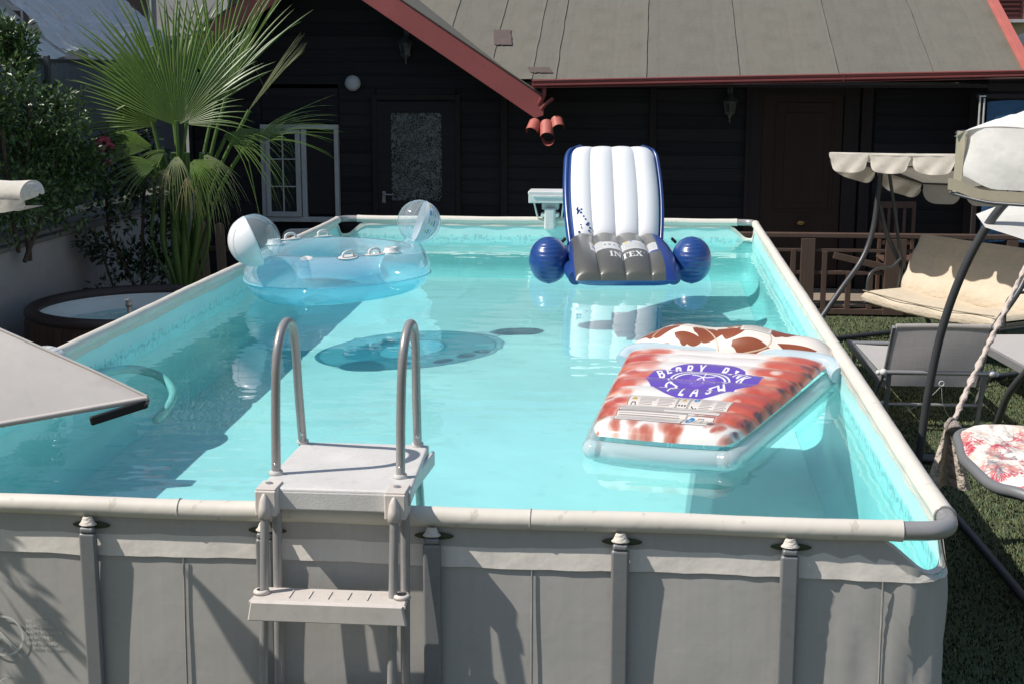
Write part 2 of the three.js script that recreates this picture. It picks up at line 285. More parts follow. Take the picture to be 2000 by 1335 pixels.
const folds = Array.from({ length: 13 }, () => ({ x: rr(-PW, 0), z: rr(-PL, 0), a: rr(-0.5, 0.5) + (rnd() < 0.4 ? Math.PI / 2 : 0), l: rr(0.8, 2.6), h: rr(0.004, 0.01), c: rr(-0.12, 0.12) }));
const foldY = (x, z) => { let y = 0; for (const f of folds) { const dx = x - f.x, dz = z - f.z, p = dx * Math.cos(f.a) + dz * Math.sin(f.a), q = -dx * Math.sin(f.a) + dz * Math.cos(f.a) + f.c * p * p; y += f.h * Math.exp(-(q * q) / 0.0009) * sstep(f.l, f.l * 0.5, Math.abs(p)); } return y; };
mesh('liner_floor', surf(130, 300, (u, v) => { const z = -0.11 - v * (PL - 0.22), x = -PW + 0.11 + u * (PW - 0.22); return [x, floorY(z) + 0.008 * (fbm(u, v, 12, 26, 3, 131) - 0.5) + foldY(x, z), z]; }, PW, PL), M.poolFloor, pool);
mesh('sleeve_strip', perimSheet(5, (p, v) => [-0.019 - 0.003 * Math.sin(p.s * 17) * v, topY(p.d) - 0.002 - v * 0.036 - 0.004 * Math.sin(p.s * 5) * v]), M.rim, pool);
function sleeve(a, b) { // the fabric sleeve over a rim tube: nearly round, with soft wrinkles
  const A = V(...a), B = V(...b), d = B.clone().sub(A), L = d.length(), z = d.clone().normalize(), x = V(0, 1, 0).cross(z);
  return surf(18, Math.round(L / 0.04), (u, v) => { const an = u * 2 * Math.PI, s = v * L, r = 0.031 + 0.0018 * (fbm(u, s / 8, 6, 60, 3, 141) - 0.5) * 2 + 0.002 * Math.exp(-Math.min(s, L - s) * 30); return A.clone().addScaledVector(z, s).addScaledVector(x, r * Math.cos(an)).add(V(0, r * Math.sin(an) - 0.006 * Math.sin(v * Math.PI * 7) * 0.3, 0)); }, 0.2, L);
}
mesh('rim_sleeve', sleeve([-PW + 0.15, RIM, 0], [-0.15, RIM, 0]), M.rim, pool);
mesh('rim_sleeve', sleeve([0, RIM, -0.15], [0, RIM, -PL + 0.15]), M.rim, pool);
mesh('rim_sleeve', sleeve([-0.15, RIM, -PL], [-PW + 0.15, RIM, -PL]), M.rim, pool);
mesh('rim_sleeve', sleeve([-PW, RIM, -PL + 0.15], [-PW, RIM, -0.15]), M.rim, pool);
for (const [cx, cz, sx, sz] of [[0, 0, -1, -1], [0, -PL, -1, 1], [-PW, -PL, 1, 1], [-PW, 0, 1, -1]]) {
  mesh('corner_elbow', [tube([[cx + sx * 0.2, RIM, cz], [cx + sx * 0.13, RIM, cz], [cx + sx * 0.055, RIM, cz + sz * 0.012], [cx + sx * 0.012, RIM, cz + sz * 0.055], [cx, RIM, cz + sz * 0.13], [cx, RIM, cz + sz * 0.2]], 0.0285, 28, 16),
    new THREE.TorusGeometry(0.031, 0.004, 8, 20).rotateY(sx * sz > 0 ? 0 : 0).translate(cx, RIM, cz + sz * 0.148)], M.tubeGrey, pool);
}
for (const x of [-2.31, -1.235]) mesh('sleeve_seam', new THREE.TorusGeometry(0.0315, 0.0022, 6, 20).rotateY(Math.PI / 2).translate(x, RIM, 0), M.rim, pool);
for (const x of [-3.35, -2.302, -1.229, -0.198]) mesh('panel_seam', surf(2, 24, (u, v) => { const y = lerp(1.146, 0.02, v), a = (u - 0.5) * Math.PI; return [x + 0.0035 * Math.sin(a) - 0.02 * (1.146 - y) * (x < -2 ? 0.4 : 0), y, bulge(1, y, 1) + 0.007 + 0.004 * Math.cos(a)]; }), M.poolGrey, pool);
function poolLeg(x, z, turn) {
  const g = new THREE.Group(); g.name = 'leg'; g.position.set(x, 0, z); g.rotation.y = turn; pool.add(g);
  mesh('post', [box(0.054, 1.225, 0.026, 0, 0.6125, 0.03, 0.009), box(0.046, 0.02, 0.024, 0, 1.234, 0.032, 0.008)], M.legGrey, g);
  mesh('collar', [lathe([[0.014, 0.03], [0.018, 0.024], [0.023, 0.01], [0.031, 0], [0.029, -0.003], [0.012, 0.002]], 22).scale(0.88, 0.85, 0.6).translate(0.0, 1.25, 0.026)], M.rim, g);
  mesh('sleeve_opening', new THREE.SphereGeometry(1, 20, 10).scale(0.06, 0.012, 0.005).translate(0.004, 1.243, 0.01), M.olive, g);
  mesh('foot', box(0.12, 0.02, 0.1, 0, 0.01, 0.05, 0.006), M.legGrey, g);
}
for (const x of [-3.16, -2.593, -2.04, -1.529, -0.966, -0.472]) poolLeg(x, 0, 0);
for (let k = 0; k < 7; k++) poolLeg(0, -0.65 - k * 1.19, Math.PI / 2);
{ // warnings printed on the wall, pale grey on grey
  const print = canvasTex(512, 640, (c, w, h) => {
    c.clearRect(0, 0, w, h); c.strokeStyle = c.fillStyle = 'rgb(205,203,198)';
    const ring = (x, y, r, kind) => { c.lineWidth = r * 0.12; c.beginPath(); c.arc(x, y, r, 0, 7); c.stroke(); c.beginPath(); c.moveTo(x - r * 0.7, y - r * 0.7); c.lineTo(x + r * 0.7, y + r * 0.7); c.stroke(); c.lineWidth = r * 0.16; c.beginPath(); if (kind) { c.arc(x - r * 0.3, y - r * 0.25, r * 0.12, 0, 7); c.moveTo(x - r * 0.1, y - r * 0.1); c.lineTo(x + r * 0.35, y + r * 0.45); } else { c.moveTo(x - r * 0.5, y + r * 0.5); c.lineTo(x - r * 0.1, y); c.lineTo(x + r * 0.4, y + r * 0.5); } c.stroke(); };
    ring(140, 190, 118, 0); ring(150, 520, 70, 1);
    c.font = 'bold 27px sans-serif';
    ['NO DIVING', 'NO PLONGER', 'NICHT SPRINGEN', 'NO SALTAR', 'NON TUFFARSI'].forEach((s, i) => c.fillText(s, 278, 100 + i * 34));
    c.font = 'bold 24px sans-serif'; ['NO JUMPING', 'NE PAS SAUTER', 'NO SALTAR'].forEach((s, i) => c.fillText(s, 250, 560 + i * 30));
  });
  mesh('warning_print', surf(10, 12, (u, v) => { const x = -2.965 + u * 0.27, y = 0.63 + v * 0.345; return [x, y, bulge(1, y, 1) + 0.0085]; }), S(C(1, 1, 0.99), 0.6, { map: print, transparent: true }), pool);
}
struct('pool_water', metreUV(new THREE.PlaneGeometry(PW - 0.03, PL - 0.03).rotateX(-Math.PI / 2)).translate(-PW / 2, WATER, -PL / 2), M.water, 'clear rippled turquoise water in the pool');

// ---------------------------------------------------------------- ladder over the near rim
{
  const L = thing('pool_ladder', 'white plastic pool ladder with grey handrails straddling the near rim', 'pool ladder');
  const top = poly([[-2.028, -0.44], [-1.618, -0.44], [-1.59, 0.075], [-2.03, 0.075]]);
  mesh('platform', [new THREE.ExtrudeGeometry(top, { depth: 0.03, bevelEnabled: true, bevelSize: 0.008, bevelThickness: 0.008, bevelSegments: 3 }).rotateX(Math.PI / 2).translate(0, 1.392, 0), box(0.36, 0.058, 0.014, -1.812, 1.362, 0.078, 0.006), box(0.012, 0.05, 0.5, -1.606, 1.36, -0.18, 0.005, [0, -0.05, 0]), box(0.012, 0.05, 0.5, -2.026, 1.36, -0.18, 0.005)].map(metreUV), M.ladderPlastic, L);
  for (const x of [-2.008, -1.622]) {
    const b = mesh('corner_bracket', [box(0.064, 0.078, 0.095, x, 1.362, 0.075, 0.005), lathe([[0.0, 0.04], [0.006, 0.036], [0.014, 0.018], [0.018, -0.005], [0.02, -0.034], [0.0, -0.034]], 18).translate(x - 0.002, 1.355, 0.122), box(0.06, 0.006, 0.09, x, 1.4035, 0.072, 0.003)], M.stepPlastic, L);
    mesh('screw', [new THREE.CylinderGeometry(0.011, 0.011, 0.003, 14).translate(x - 0.004, 1.408, 0.06), new THREE.CylinderGeometry(0.0055, 0.0055, 0.004, 10).translate(x - 0.004, 1.4085, 0.06)], M.alu, b);
    mesh('outer_post', rod([x - 0.002, 1.33, 0.123], [x - 0.02, 0.0, 0.26], 0.0135, 14), M.tubeGrey, L);
    mesh('outer_post', rod([x + 0.022, 1.33, 0.075], [x + 0.018, 0.0, 0.15], 0.0145, 14), M.tubeGrey, L);
    mesh('inner_post', rod([x - 0.02, 1.37, -0.4], [x - 0.04, 0.72, -0.7], 0.0145, 14), M.tubeGrey, L);
    const hx = x === -2.008 ? -2.022 : -1.637;
    const h = mesh('handrail', tube([[hx, 1.395, -0.06], [hx + 0.004, 1.6, -0.062], [hx + 0.01, 1.755, -0.068], [hx + 0.014, 1.825, -0.105], [hx + 0.016, 1.852, -0.17], [hx + 0.017, 1.828, -0.235], [hx + 0.014, 1.75, -0.285], [hx + 0.004, 1.6, -0.345], [hx - 0.008, 1.395, -0.43]], 0.0142, 60, 16), M.tubeGrey, L);
    mesh('base_ring', lathe([[0.014, 0.012], [0.019, 0.012], [0.024, 0], [0.014, 0]], 18).translate(hx, 1.4, -0.06), M.ladderPlastic, h); mesh('base_ring', lathe([[0.014, 0.012], [0.018, 0.012], [0.021, 0], [0.014, 0]], 18).translate(hx - 0.008, 1.4, -0.43), M.ladderPlastic, h);
    mesh('bolt', inst.cap(hx + 0.001, 1.435, -0.046, 0.005), M.chrome, h); mesh('bolt', inst.cap(hx - 0.003, 1.44, -0.4, 0.008), M.chrome, h);
  }
  for (const [y, z, s] of [[1.09, 0.155, 0.97], [0.78, 0.19, 1.02], [0.46, 0.22, 1.04], [0.14, 0.25, 1.06]]) {
    const st = mesh('step', [extr(poly([[-0.238 * s, -0.052], [0.238 * s, -0.052], [0.228 * s, 0], [-0.228 * s, 0]]), 0.012, 0.004).translate(-1.812, y, z + 0.045), extr(poly([[-0.228 * s, -0.055], [0.228 * s, -0.055], [0.235 * s, 0.05], [-0.235 * s, 0.05]]), 0.008, 0.004).rotateX(Math.PI / 2).translate(-1.812, y + 0.002, z)], M.stepPlastic, L);
    for (let k = 0; k < 5; k++) mesh('grip_groove', box(0.003, 0.0015, 0.06, -1.93 + k * 0.058, y + 0.0085, z - 0.002, 0), M.ladderPlastic, st);
    for (const x of [-2.02, -1.6]) mesh('step_collar', lathe([[0.0145, 0.012], [0.022, 0.011], [0.027, 0.002], [0.0145, 0.002]], 18).translate(x, y + 0.006, z - 0.005), M.stepPlastic, st);
  }
}

// ---------------------------------------------------------------- floats
function blob(fn, nu = 48, nv = 32, us = 1, vs = 1) { return surf(nu, nv, fn, us, vs); }
const sgnpow = (x, p) => Math.sign(x) * Math.pow(Math.abs(x), p);
{ // clear blue island with two ball ears
  const th = 0.609; // turned so that its long way (local x) runs from the near left ear to the far right ear
  const I = thing('island_float', 'clear blue inflatable island with two beach ball ears by the left pool side', 'pool float', [-2.95, WATER, -5.15], 0.958);
  const A = 0.5, B = 0.37, R = 0.165, yc = 0.135;
  const ringPt = (a, ph, k = 1) => { const cx = A * Math.cos(a), cz = B * Math.sin(a), n = V(Math.cos(a) / A, 0, Math.sin(a) / B).normalize(), r = R * k * (1 + 0.05 * Math.cos(2 * a)), lift = 0.05 * (Math.sin(a) < 0 ? Math.pow(-Math.sin(a), 2) : 0); const sq = 0.92; return V(cx + n.x * r * Math.cos(ph), yc + lift + r * sq * Math.sin(ph), cz + n.z * r * Math.cos(ph)); };
  const crimp = (a, ph, amp) => 1 + amp * Math.sin(a * 92) * Math.exp(-Math.pow(ph / 0.28, 2));
  mesh('top_tube', blob((u, v) => { const a = u * 2 * Math.PI, ph = -0.14 + v * (Math.PI + 0.28); return ringPt(a, ph, crimp(a, ph, 0.008)); }, 240, 26, 6, 1), M.vinylTop, I);
  mesh('bottom_tube', blob((u, v) => { const a = u * 2 * Math.PI, ph = -0.14 - v * (Math.PI - 0.28); return ringPt(a, ph, crimp(a, ph, 0.012)); }, 240, 22, 6, 1), M.vinylAqua, I);
  mesh('seam', blob((u, v) => { const a = u * 2 * Math.PI, q = ringPt(a, -0.14, 1.0), o = ringPt(a, -0.14, 1.07 + 0.012 * Math.sin(a * 150)); const t = v * 2 - 1; return q.lerp(o, 1 - Math.abs(t)).add(V(0, t * 0.003, 0)); }, 240, 2), M.vinylAqua, I);
  mesh('mesh_floor', surf(24, 4, (u, v) => { const a = u * 2 * Math.PI; return V((A - 0.1) * v * Math.cos(a), 0.0 + 0.004 * Math.sin(a * 3), (B - 0.1) * v * Math.sin(a)); }), Ph(C(0.3, 0.74, 0.92), 0.12, { transmission: 0.7, thickness: 0 }), I);
  const ear = (x, z, r, tilt, whiteFrom, label, print) => {
    const e = new THREE.Group(); e.name = 'ear_ball'; e.position.set(x, 0.41, z); e.rotation.set(0, 0, tilt); if (label) e.userData.label = label; I.add(e);
    for (let k = 0; k < 6; k++) mesh('gore', new THREE.SphereGeometry(r, 12, 28, whiteFrom + k * Math.PI / 3 + 0.012, Math.PI / 3 - 0.024), k < 3 ? (print && k === 0 ? print : M.vinylWhite) : M.vinylClear, e);
    for (let k = 0; k < 6; k++) mesh('gore_weld', new THREE.TorusGeometry(r, 0.0022, 5, 40, Math.PI).rotateZ(-Math.PI / 2).rotateY(-(whiteFrom + k * Math.PI / 3) + Math.PI), M.vinylTop, e);
    mesh('neck', lathe([[0.05, -r * 0.9], [0.06, -r * 1.02], [0.085, -r * 1.2], [0.12, -r * 1.42]], 26), M.vinylClear, e);
  };
  const warn = canvasTex(512, 512, (c, w, h) => {
    c.fillStyle = '#dfe3e6'; c.fillRect(0, 0, w, h); const cell = (i, j) => [150 + i * 75, 120 + j * 72];
    for (let j = 0; j < 4; j++) for (let i = 0; i < 3; i++) { const [x, y] = cell(i, j); if ((i + j) % 3 === 0) { c.fillStyle = '#d8b93a'; c.beginPath(); c.moveTo(x, y - 24); c.lineTo(x + 26, y + 20); c.lineTo(x - 26, y + 20); c.fill(); c.fillStyle = '#222'; c.fillRect(x - 3, y - 10, 6, 16); } else if ((i + j) % 3 === 1) { c.fillStyle = '#2b8fc4'; c.beginPath(); c.arc(x, y, 24, 0, 7); c.fill(); c.fillStyle = '#fff'; c.fillRect(x - 3, y - 14, 6, 18); } else { c.strokeStyle = '#333'; c.lineWidth = 5; c.beginPath(); c.arc(x, y - 12, 7, 0, 7); c.moveTo(x, y - 4); c.lineTo(x - 12, y + 20); c.moveTo(x, y); c.lineTo(x + 16, y + 14); c.stroke(); } }
    c.fillStyle = '#777'; for (let k = 0; k < 16; k++) c.fillRect(380, 110 + k * 18, 60 + 30 * hash(k, 1, 2), 4);
  });
  ear(-0.73, 0.03, 0.162, 0.42, -2.07, 'ball ear with three white gores towards the house wall');
  ear(0.73, 0.03, 0.15, -0.42, 0.95, 'ball ear with warning signs printed on its white gore', Ph(C(0.86, 0.87, 0.88), 0.3, { map: warn, clearcoat: 0.3 }));
  const fit = (a, ph, g, name, mat) => { const p = ringPt(a, ph, 1), n = p.clone().sub(ringPt(a, ph, 0.5)).normalize(); g.applyQuaternion(new THREE.Quaternion().setFromUnitVectors(V(0, 1, 0), n)).translate(p.x, p.y, p.z); return mesh(name, g, mat, I); };
  const handle = () => mrg([lathe([[0, 0.006], [0.055, 0.006], [0.062, 0], [0, 0]], 22).scale(1.35, 1, 0.8), tube([[-0.045, 0, 0], [-0.04, 0.03, 0], [0, 0.04, 0], [0.04, 0.03, 0], [0.045, 0, 0]], 0.009, 16, 8)]);
  const cup = () => lathe([[0.03, -0.02], [0.034, 0.03], [0.04, 0.032], [0.042, 0.026], [0.05, 0.004], [0.06, 0]], 24);
  fit(2.05, 1.45, handle(), 'handle', M.whitePlastic); fit(-1.75, 1.5, handle(), 'handle', M.whitePlastic);
  fit(1.62, 1.6, handle(), 'handle', M.whitePlastic);
  fit(1.28, 1.6, cup(), 'cup_holder', M.whitePlastic); fit(-2.15, 1.5, cup(), 'cup_holder', M.whitePlastic); fit(-1.2, 1.5, handle(), 'handle', M.whitePlastic);
  fit(2.62, 1.35, lathe([[0, 0.004], [0.028, 0.005], [0.033, 0.001], [0.04, 0]], 20), 'valve', M.whitePlastic);
}
{ // recliner: white ribbed back, blue sides, grey foot rest, two blue ball arms
  const R = thing('recliner_float', 'blue, white and grey inflatable recliner with ball armrests near the far end', 'pool float', [-1.1, WATER, -6.05], 0.1);
  const hw = 0.355;
  // back rest, leaning away
  const backPt = (s, t, side) => { // s -1..1 across, t 0..1 upwards, side 1 front, -1 rear
    const wEnd = t > 0.86 ? Math.sqrt(Math.max(0, 1 - Math.pow((t - 0.86) / 0.14, 2.4))) : 1, w = hw * (0.93 + 0.07 * Math.sin(t * Math.PI)) * (0.72 + 0.28 * wEnd);
    const ends = Math.pow(Math.max(0, 1 - Math.pow(Math.abs(2 * t - 1), 9)), 0.5);
    const edge = Math.pow(Math.max(0, 1 - Math.pow(Math.abs(s), 5)), 0.5);
    const rib = 0.04 + 0.03 * Math.pow(Math.abs(Math.sin((s * 0.5 + 0.5) * Math.PI * 4)), 0.6);
    const th = (side > 0 ? rib + 0.02 : 0.075) * edge * ends;
    const y = 0.16 + t * 0.69, z = -0.56 - t * 0.5 - 0.1 * Math.pow(t, 2);
    return V(s * w, y + side * th * 0.56, z + side * th * 0.83);
  };
  const white = (s) => Math.abs(s) < 0.93;
  mesh('backrest', blob((u, v) => backPt(lerp(-0.93, 0.95, u), v, 1), 96, 40, 2, 2), M.vinylWhite, R);
  mesh('backrest_side', [blob((u, v) => backPt(lerp(-1, -0.928, u), v, 1), 14, 40), blob((u, v) => backPt(lerp(0.948, 1, u), v, 1), 14, 40), blob((u, v) => backPt(lerp(-1, 1, u), v, -1), 40, 40),
    blob((u, v) => { const a = v * Math.PI * 2; const t = u, s = -1; const p = backPt(s, t, 1); return p.add(V(-0.01 + 0.026 * Math.cos(a), 0.022 * Math.sin(a), -0.012 + 0.034 * Math.sin(a))); }, 30, 14), blob((u, v) => { const a = v * Math.PI * 2; const p = backPt(1, u, 1); return p.add(V(0.008 + 0.02 * Math.cos(a), 0.02 * Math.sin(a), -0.014 + 0.03 * Math.sin(a))); }, 30, 14)], M.vinylBlue, R);
  { // splashes of blue print low on the left of the back
    const pts = []; for (let k = 0; k < 34; k++) { const t = 0.02 + 0.3 * Math.pow(rnd(), 1.4), s = -0.84 + 0.34 * Math.pow(rnd(), 2) * (1 - t * 2.2) + 0.02; const p = backPt(s, t, 1), n = V(0, 0.56, 0.83); const r = rr(0.003, 0.012); pts.push(new THREE.CircleGeometry(r, 6).applyQuaternion(new THREE.Quaternion().setFromUnitVectors(V(0, 0, 1), n)).translate(p.x, p.y + n.y * 0.003, p.z + n.z * 0.003)); }
    mesh('splash_print', pts, M.vinylBlue, R);
  }
  // seat and foot rest
  const label = canvasTex(1024, 768, (c, w, h) => {
    c.fillStyle = '#595853'; c.fillRect(0, 0, w, h);
    const g = (x0, d) => { c.fillStyle = '#223f8c'; c.beginPath(); c.moveTo(x0, 0); c.quadraticCurveTo(x0 + d * 90, 260, x0 + d * 30, 560); c.lineTo(x0, 768); c.lineTo(x0 - d * 300, 768); c.lineTo(x0 - d * 300, 0); c.fill(); };
    g(6, 0.7); g(w - 110, -1);
    c.fillStyle = '#223f8c'; c.beginPath(); c.ellipse(w - 250, 470, 90, 26, 0.35, 0, 7); c.fill(); c.beginPath(); c.ellipse(w - 190, 430, 70, 18, 0.7, 0, 7); c.fill();
    const panel = (x, y, W, H) => { c.fillStyle = '#cfd0d0'; c.fillRect(x, y, W, H); c.strokeStyle = '#999'; c.lineWidth = 2; c.strokeRect(x, y, W, H); };
    c.save(); c.translate(0, 110); panel(205, 215, 118, 150); panel(325, 235, 205, 130); panel(532, 215, 190, 150); panel(724, 228, 130, 140);
    c.fillStyle = '#d5b32c'; c.beginPath(); c.moveTo(232, 224); c.lineTo(256, 262); c.lineTo(208, 262); c.fill(); c.fillStyle = '#2b78b8'; c.beginPath(); c.arc(238, 300, 17, 0, 7); c.fill(); c.fillRect(600, 218, 26, 22); c.fillStyle = '#d5b32c'; c.fillRect(545, 218, 46, 22);
    c.fillStyle = '#444'; for (let k = 0; k < 4; k++) { c.beginPath(); c.arc(350 + k * 46, 290, 9, 0, 7); c.fill(); c.fillRect(338 + k * 46, 300, 24, 7); }
    c.fillStyle = '#8a8a8a'; for (let k = 0; k < 8; k++) { c.fillRect(542, 250 + k * 13, 80, 4); c.fillRect(632, 250 + k * 13, 80, 4); c.fillRect(734, 240 + k * 14, 108, 4); c.fillRect(264, 230 + k * 15, 50, 4); }
    c.restore(); c.fillStyle = '#e8e8e8'; c.font = 'bold 100px serif'; c.textAlign = 'center'; c.fillText('INTEX', 535, 590); c.font = '22px serif'; c.fillText('®', 715, 535);
  });
  const footMat = Ph(C(0.9, 0.9, 0.9), 0.38, { map: label, clearcoat: 0.3, clearcoatRoughness: 0.3 });
  const footPt = (s, t, side) => { // t 0 at the back, 1 at the front edge
    const w = hw * (0.98 + 0.08 * Math.sin(t * 3.1)), edge = Math.pow(Math.max(0, 1 - Math.pow(Math.abs(s), 6)), 0.5), ends = Math.pow(Math.max(0, 1 - Math.pow(Math.abs(2 * t - 1), 8)), 0.5);
    const rib = 0.055 + 0.045 * Math.pow(Math.abs(Math.sin((s * 0.5 + 0.5) * Math.PI * 4)), 0.55);
    const y = 0.17 - 0.02 * t - 0.12 * Math.pow(t, 3.0), z = -0.6 + t * 1.08 - 0.05 * Math.pow(t, 4);
    return V(s * w, y + (side > 0 ? rib : -0.11) * edge * ends * (1 - 0.3 * t) * (side > 0 ? 1 : 1), z + (side > 0 ? 0.3 * rib * edge * ends * t : 0));
  };
  mesh('foot_rest', (() => { const g = blob((u, v) => footPt(u * 2 - 1, v, 1), 96, 44); const uv = g.attributes.uv; for (let i = 0; i < uv.count; i++) uv.setY(i, 1 - uv.getY(i)); return g; })(), footMat, R);
  mesh('foot_rest_bottom', blob((u, v) => footPt(u * 2 - 1, v, -1), 40, 24), M.vinylBlue, R);
  for (const s of [-1, 1]) {
    const b = mesh('armrest_ball', blob((u, v) => { const a = u * 2 * Math.PI, ph = v * Math.PI; const pin = 1 + 0.02 * Math.sin(ph * 30) * Math.exp(-Math.pow((a - Math.PI * 0.5) / 0.5, 2)); const r = 0.145 * pin; return V(s * 0.515 + r * Math.sin(ph) * Math.cos(a), 0.1 + r * 1.16 * Math.cos(ph), -0.12 + r * 1.2 * Math.sin(ph) * Math.sin(a)); }, 44, 60), M.vinylBlue, R);
    mesh('strap', box(0.05, 0.022, 0.03, s * 0.405, 0.22, -0.3, 0.006, [0, 0, s * -0.8]), M.black, b);
  }
  mesh('side_tube', [tube([[-0.36, 0.1, -0.62], [-0.37, 0.08, -0.3], [-0.36, 0.05, 0.1], [-0.34, 0.03, 0.3]], 0.05, 30, 14), tube([[0.36, 0.1, -0.62], [0.37, 0.08, -0.3], [0.36, 0.05, 0.1], [0.34, 0.03, 0.3]], 0.05, 30, 14)], M.vinylBlue, R);
}
{ // cup-shaped mattress with printed fruit
  const F = thing('mattress_float', 'cup-shaped inflatable mattress printed with red fruit, cream and a purple badge', 'pool float', [-0.845, WATER, -1.16], -0.215);
  const Lm = 1.5, halfW = (t) => lerp(0.27, 0.475, Math.pow(t, 0.9)) ;
  const art = canvasTex(1400, 1400, (c, w, h) => { // y up the picture = away from the viewer
    const X = (s, t) => w * (0.5 + s * 0.5), Y = (t) => h * (1 - t);
    c.fillStyle = '#efe9e4'; c.fillRect(0, 0, w, h);
    const splat = (x, y, r, col, n = 7) => { for (let k = 0; k < n; k++) { const px = x + rr(-r, r) * 0.7, py = y + rr(-r, r) * 0.35, q = r * rr(0.7, 1.3), g = c.createRadialGradient(0, 0, q * 0.15, 0, 0, q); g.addColorStop(0, col); g.addColorStop(0.55, col + 'cc'); g.addColorStop(1, col + '00'); c.save(); c.translate(px, py); c.scale(1, rr(0.5, 0.8)); c.fillStyle = g; c.beginPath(); c.arc(0, 0, q, 0, 7); c.fill(); c.restore(); } };
    const side = (x0, dir) => { for (let k = 0; k < 70; k++) { const y = rr(0.08, 0.86) * h, d = Math.pow(rnd(), 1.5) * 260; c.globalAlpha = rr(0.25, 0.7); splat(x0 + dir * d, y, rr(40, 120), rnd() < 0.6 ? '#cf5c44' : rnd() < 0.5 ? '#c04a38' : '#e39c7e', 3); } c.globalAlpha = 1; };
    side(0, 1); side(w, -1); side(w, -1); side(w - 40, -1);
    c.globalAlpha = 0.35; for (let k = 0; k < 50; k++) splat(rr(0, w), h * rr(0.86, 1), rr(20, 60), '#b0523c', 3); c.globalAlpha = 1;
    c.globalAlpha = 0.5; for (let k = 0; k < 40; k++) splat(rr(200, 1200), h * rr(0.1, 0.86), rr(30, 60), '#f7f3ef', 2); c.globalAlpha = 1;
    for (let k = 0; k < 26; k++) { c.globalAlpha = 0.25; splat(w - rr(0, 60), h * rr(0.1, 0.95), rr(20, 50), '#232a4a', 3); } c.globalAlpha = 1;
    // purple badge
    const bx = 690, by = 640; c.fillStyle = '#6a4db6';
    c.beginPath(); c.moveTo(bx - 430, by + 20); c.lineTo(bx - 360, by - 120); c.quadraticCurveTo(bx - 300, by - 130, bx - 270, by - 190); c.quadraticCurveTo(bx, by - 400, bx + 280, by - 200); c.quadraticCurveTo(bx + 300, by - 120, bx + 450, by - 110); c.lineTo(bx + 440, by + 70); c.lineTo(bx + 330, by + 120); c.quadraticCurveTo(bx + 290, by + 270, bx + 90, by + 300); c.quadraticCurveTo(bx - 160, by + 310, bx - 290, by + 200); c.closePath(); c.fill();
    c.strokeStyle = '#eee'; c.lineWidth = 13; c.beginPath(); c.ellipse(bx, by + 10, 235, 125, 0, Math.PI * 0.86, Math.PI * 2.14); c.stroke(); c.beginPath(); c.ellipse(bx, by + 10, 205, 100, 0, Math.PI * 0.9, Math.PI * 2.1); c.stroke();
    c.beginPath(); c.ellipse(bx, by + 10, 235, 140, 0, Math.PI * 0.2, Math.PI * 0.32); c.stroke(); c.beginPath(); c.ellipse(bx, by + 10, 235, 140, 0, Math.PI * 0.68, Math.PI * 0.8); c.stroke();
    c.fillStyle = '#7a5cc2'; for (const [a, b, r] of [[-90, 40, 70], [10, 60, 74], [100, 30, 66], [-30, -20, 60], [60, -20, 56]]) { c.beginPath(); c.ellipse(bx + a, by + b, r, r * 0.8, 0, 0, 7); c.fill(); }
    c.fillStyle = '#f2f0f4'; c.strokeStyle = '#f2f0f4'; c.lineWidth = 9; c.beginPath(); for (let k = 0; k < 5; k++) { const a = -1.57 + k * 1.256; c.moveTo(bx + 15, by - 45); c.quadraticCurveTo(bx + 15 + 60 * Math.cos(a + 0.3), by - 45 + 40 * Math.sin(a + 0.3), bx + 15 + 95 * Math.cos(a), by - 45 + 62 * Math.sin(a)); } c.stroke();
    for (let k = 0; k < 14; k++) { c.beginPath(); c.arc(bx + rr(-120, 140), by + rr(0, 100), 4, 0, 7); c.fill(); }
    const arc = (text, cx, cy, rx, ry, a0, a1, up, size) => { c.fillStyle = '#fbfafc'; c.font = `bold ${size}px sans-serif`; c.textAlign = 'center'; c.textBaseline = 'middle'; [...text].forEach((ch, i) => { const a = lerp(a0, a1, text.length > 1 ? i / (text.length - 1) : 0.5); c.save(); c.translate(cx + rx * Math.cos(a), cy + ry * Math.sin(a)); c.rotate((Math.atan2(ry * Math.cos(a), -rx * Math.sin(a)) + (up ? 0 : Math.PI) + Math.PI) % (2 * Math.PI) * 0.6 - Math.PI * 0.6); c.scale(0.8, 1.3); c.fillText(ch, 0, 0); c.restore(); }); };
    arc('BERRY PINK', bx, by + 40, 345, 240, Math.PI * 1.13, Math.PI * 1.87, true, 112);
    arc('SPLASH', bx + 5, by - 30, 290, 255, Math.PI * 0.78, Math.PI * 0.22, false, 124);
    // warning panels near the viewer
    const box_ = (x, y, W, H) => { c.fillStyle = '#e9dfd6'; c.fillRect(x, y, W, H); c.strokeStyle = '#4a4340'; c.lineWidth = 5; c.strokeRect(x, y, W, H); };
    const lines = (x, y, W, n, s = 13) => { c.fillStyle = '#8d8580'; for (let k = 0; k < n; k++) c.fillRect(x, y + k * s, W * (0.75 + 0.25 * hash(k, x, 3)), 5); };
    box_(250, 985, 420, 160); box_(680, 985, 90, 145); box_(780, 970, 340, 160); box_(215, 1160, 900, 36); box_(205, 1205, 640, 110); box_(855, 1215, 240, 105);
    lines(350, 1010, 140, 9); lines(510, 1010, 140, 9); lines(870, 1000, 110, 9); lines(1000, 1000, 105, 9); lines(225, 1222, 600, 6, 15); lines(230, 1172, 500, 2, 10);
    c.fillStyle = '#c9a62e'; c.beginPath(); c.moveTo(300, 995); c.lineTo(328, 1038); c.lineTo(272, 1038); c.fill(); c.beginPath(); c.moveTo(725, 992); c.lineTo(748, 1026); c.lineTo(702, 1026); c.fill();
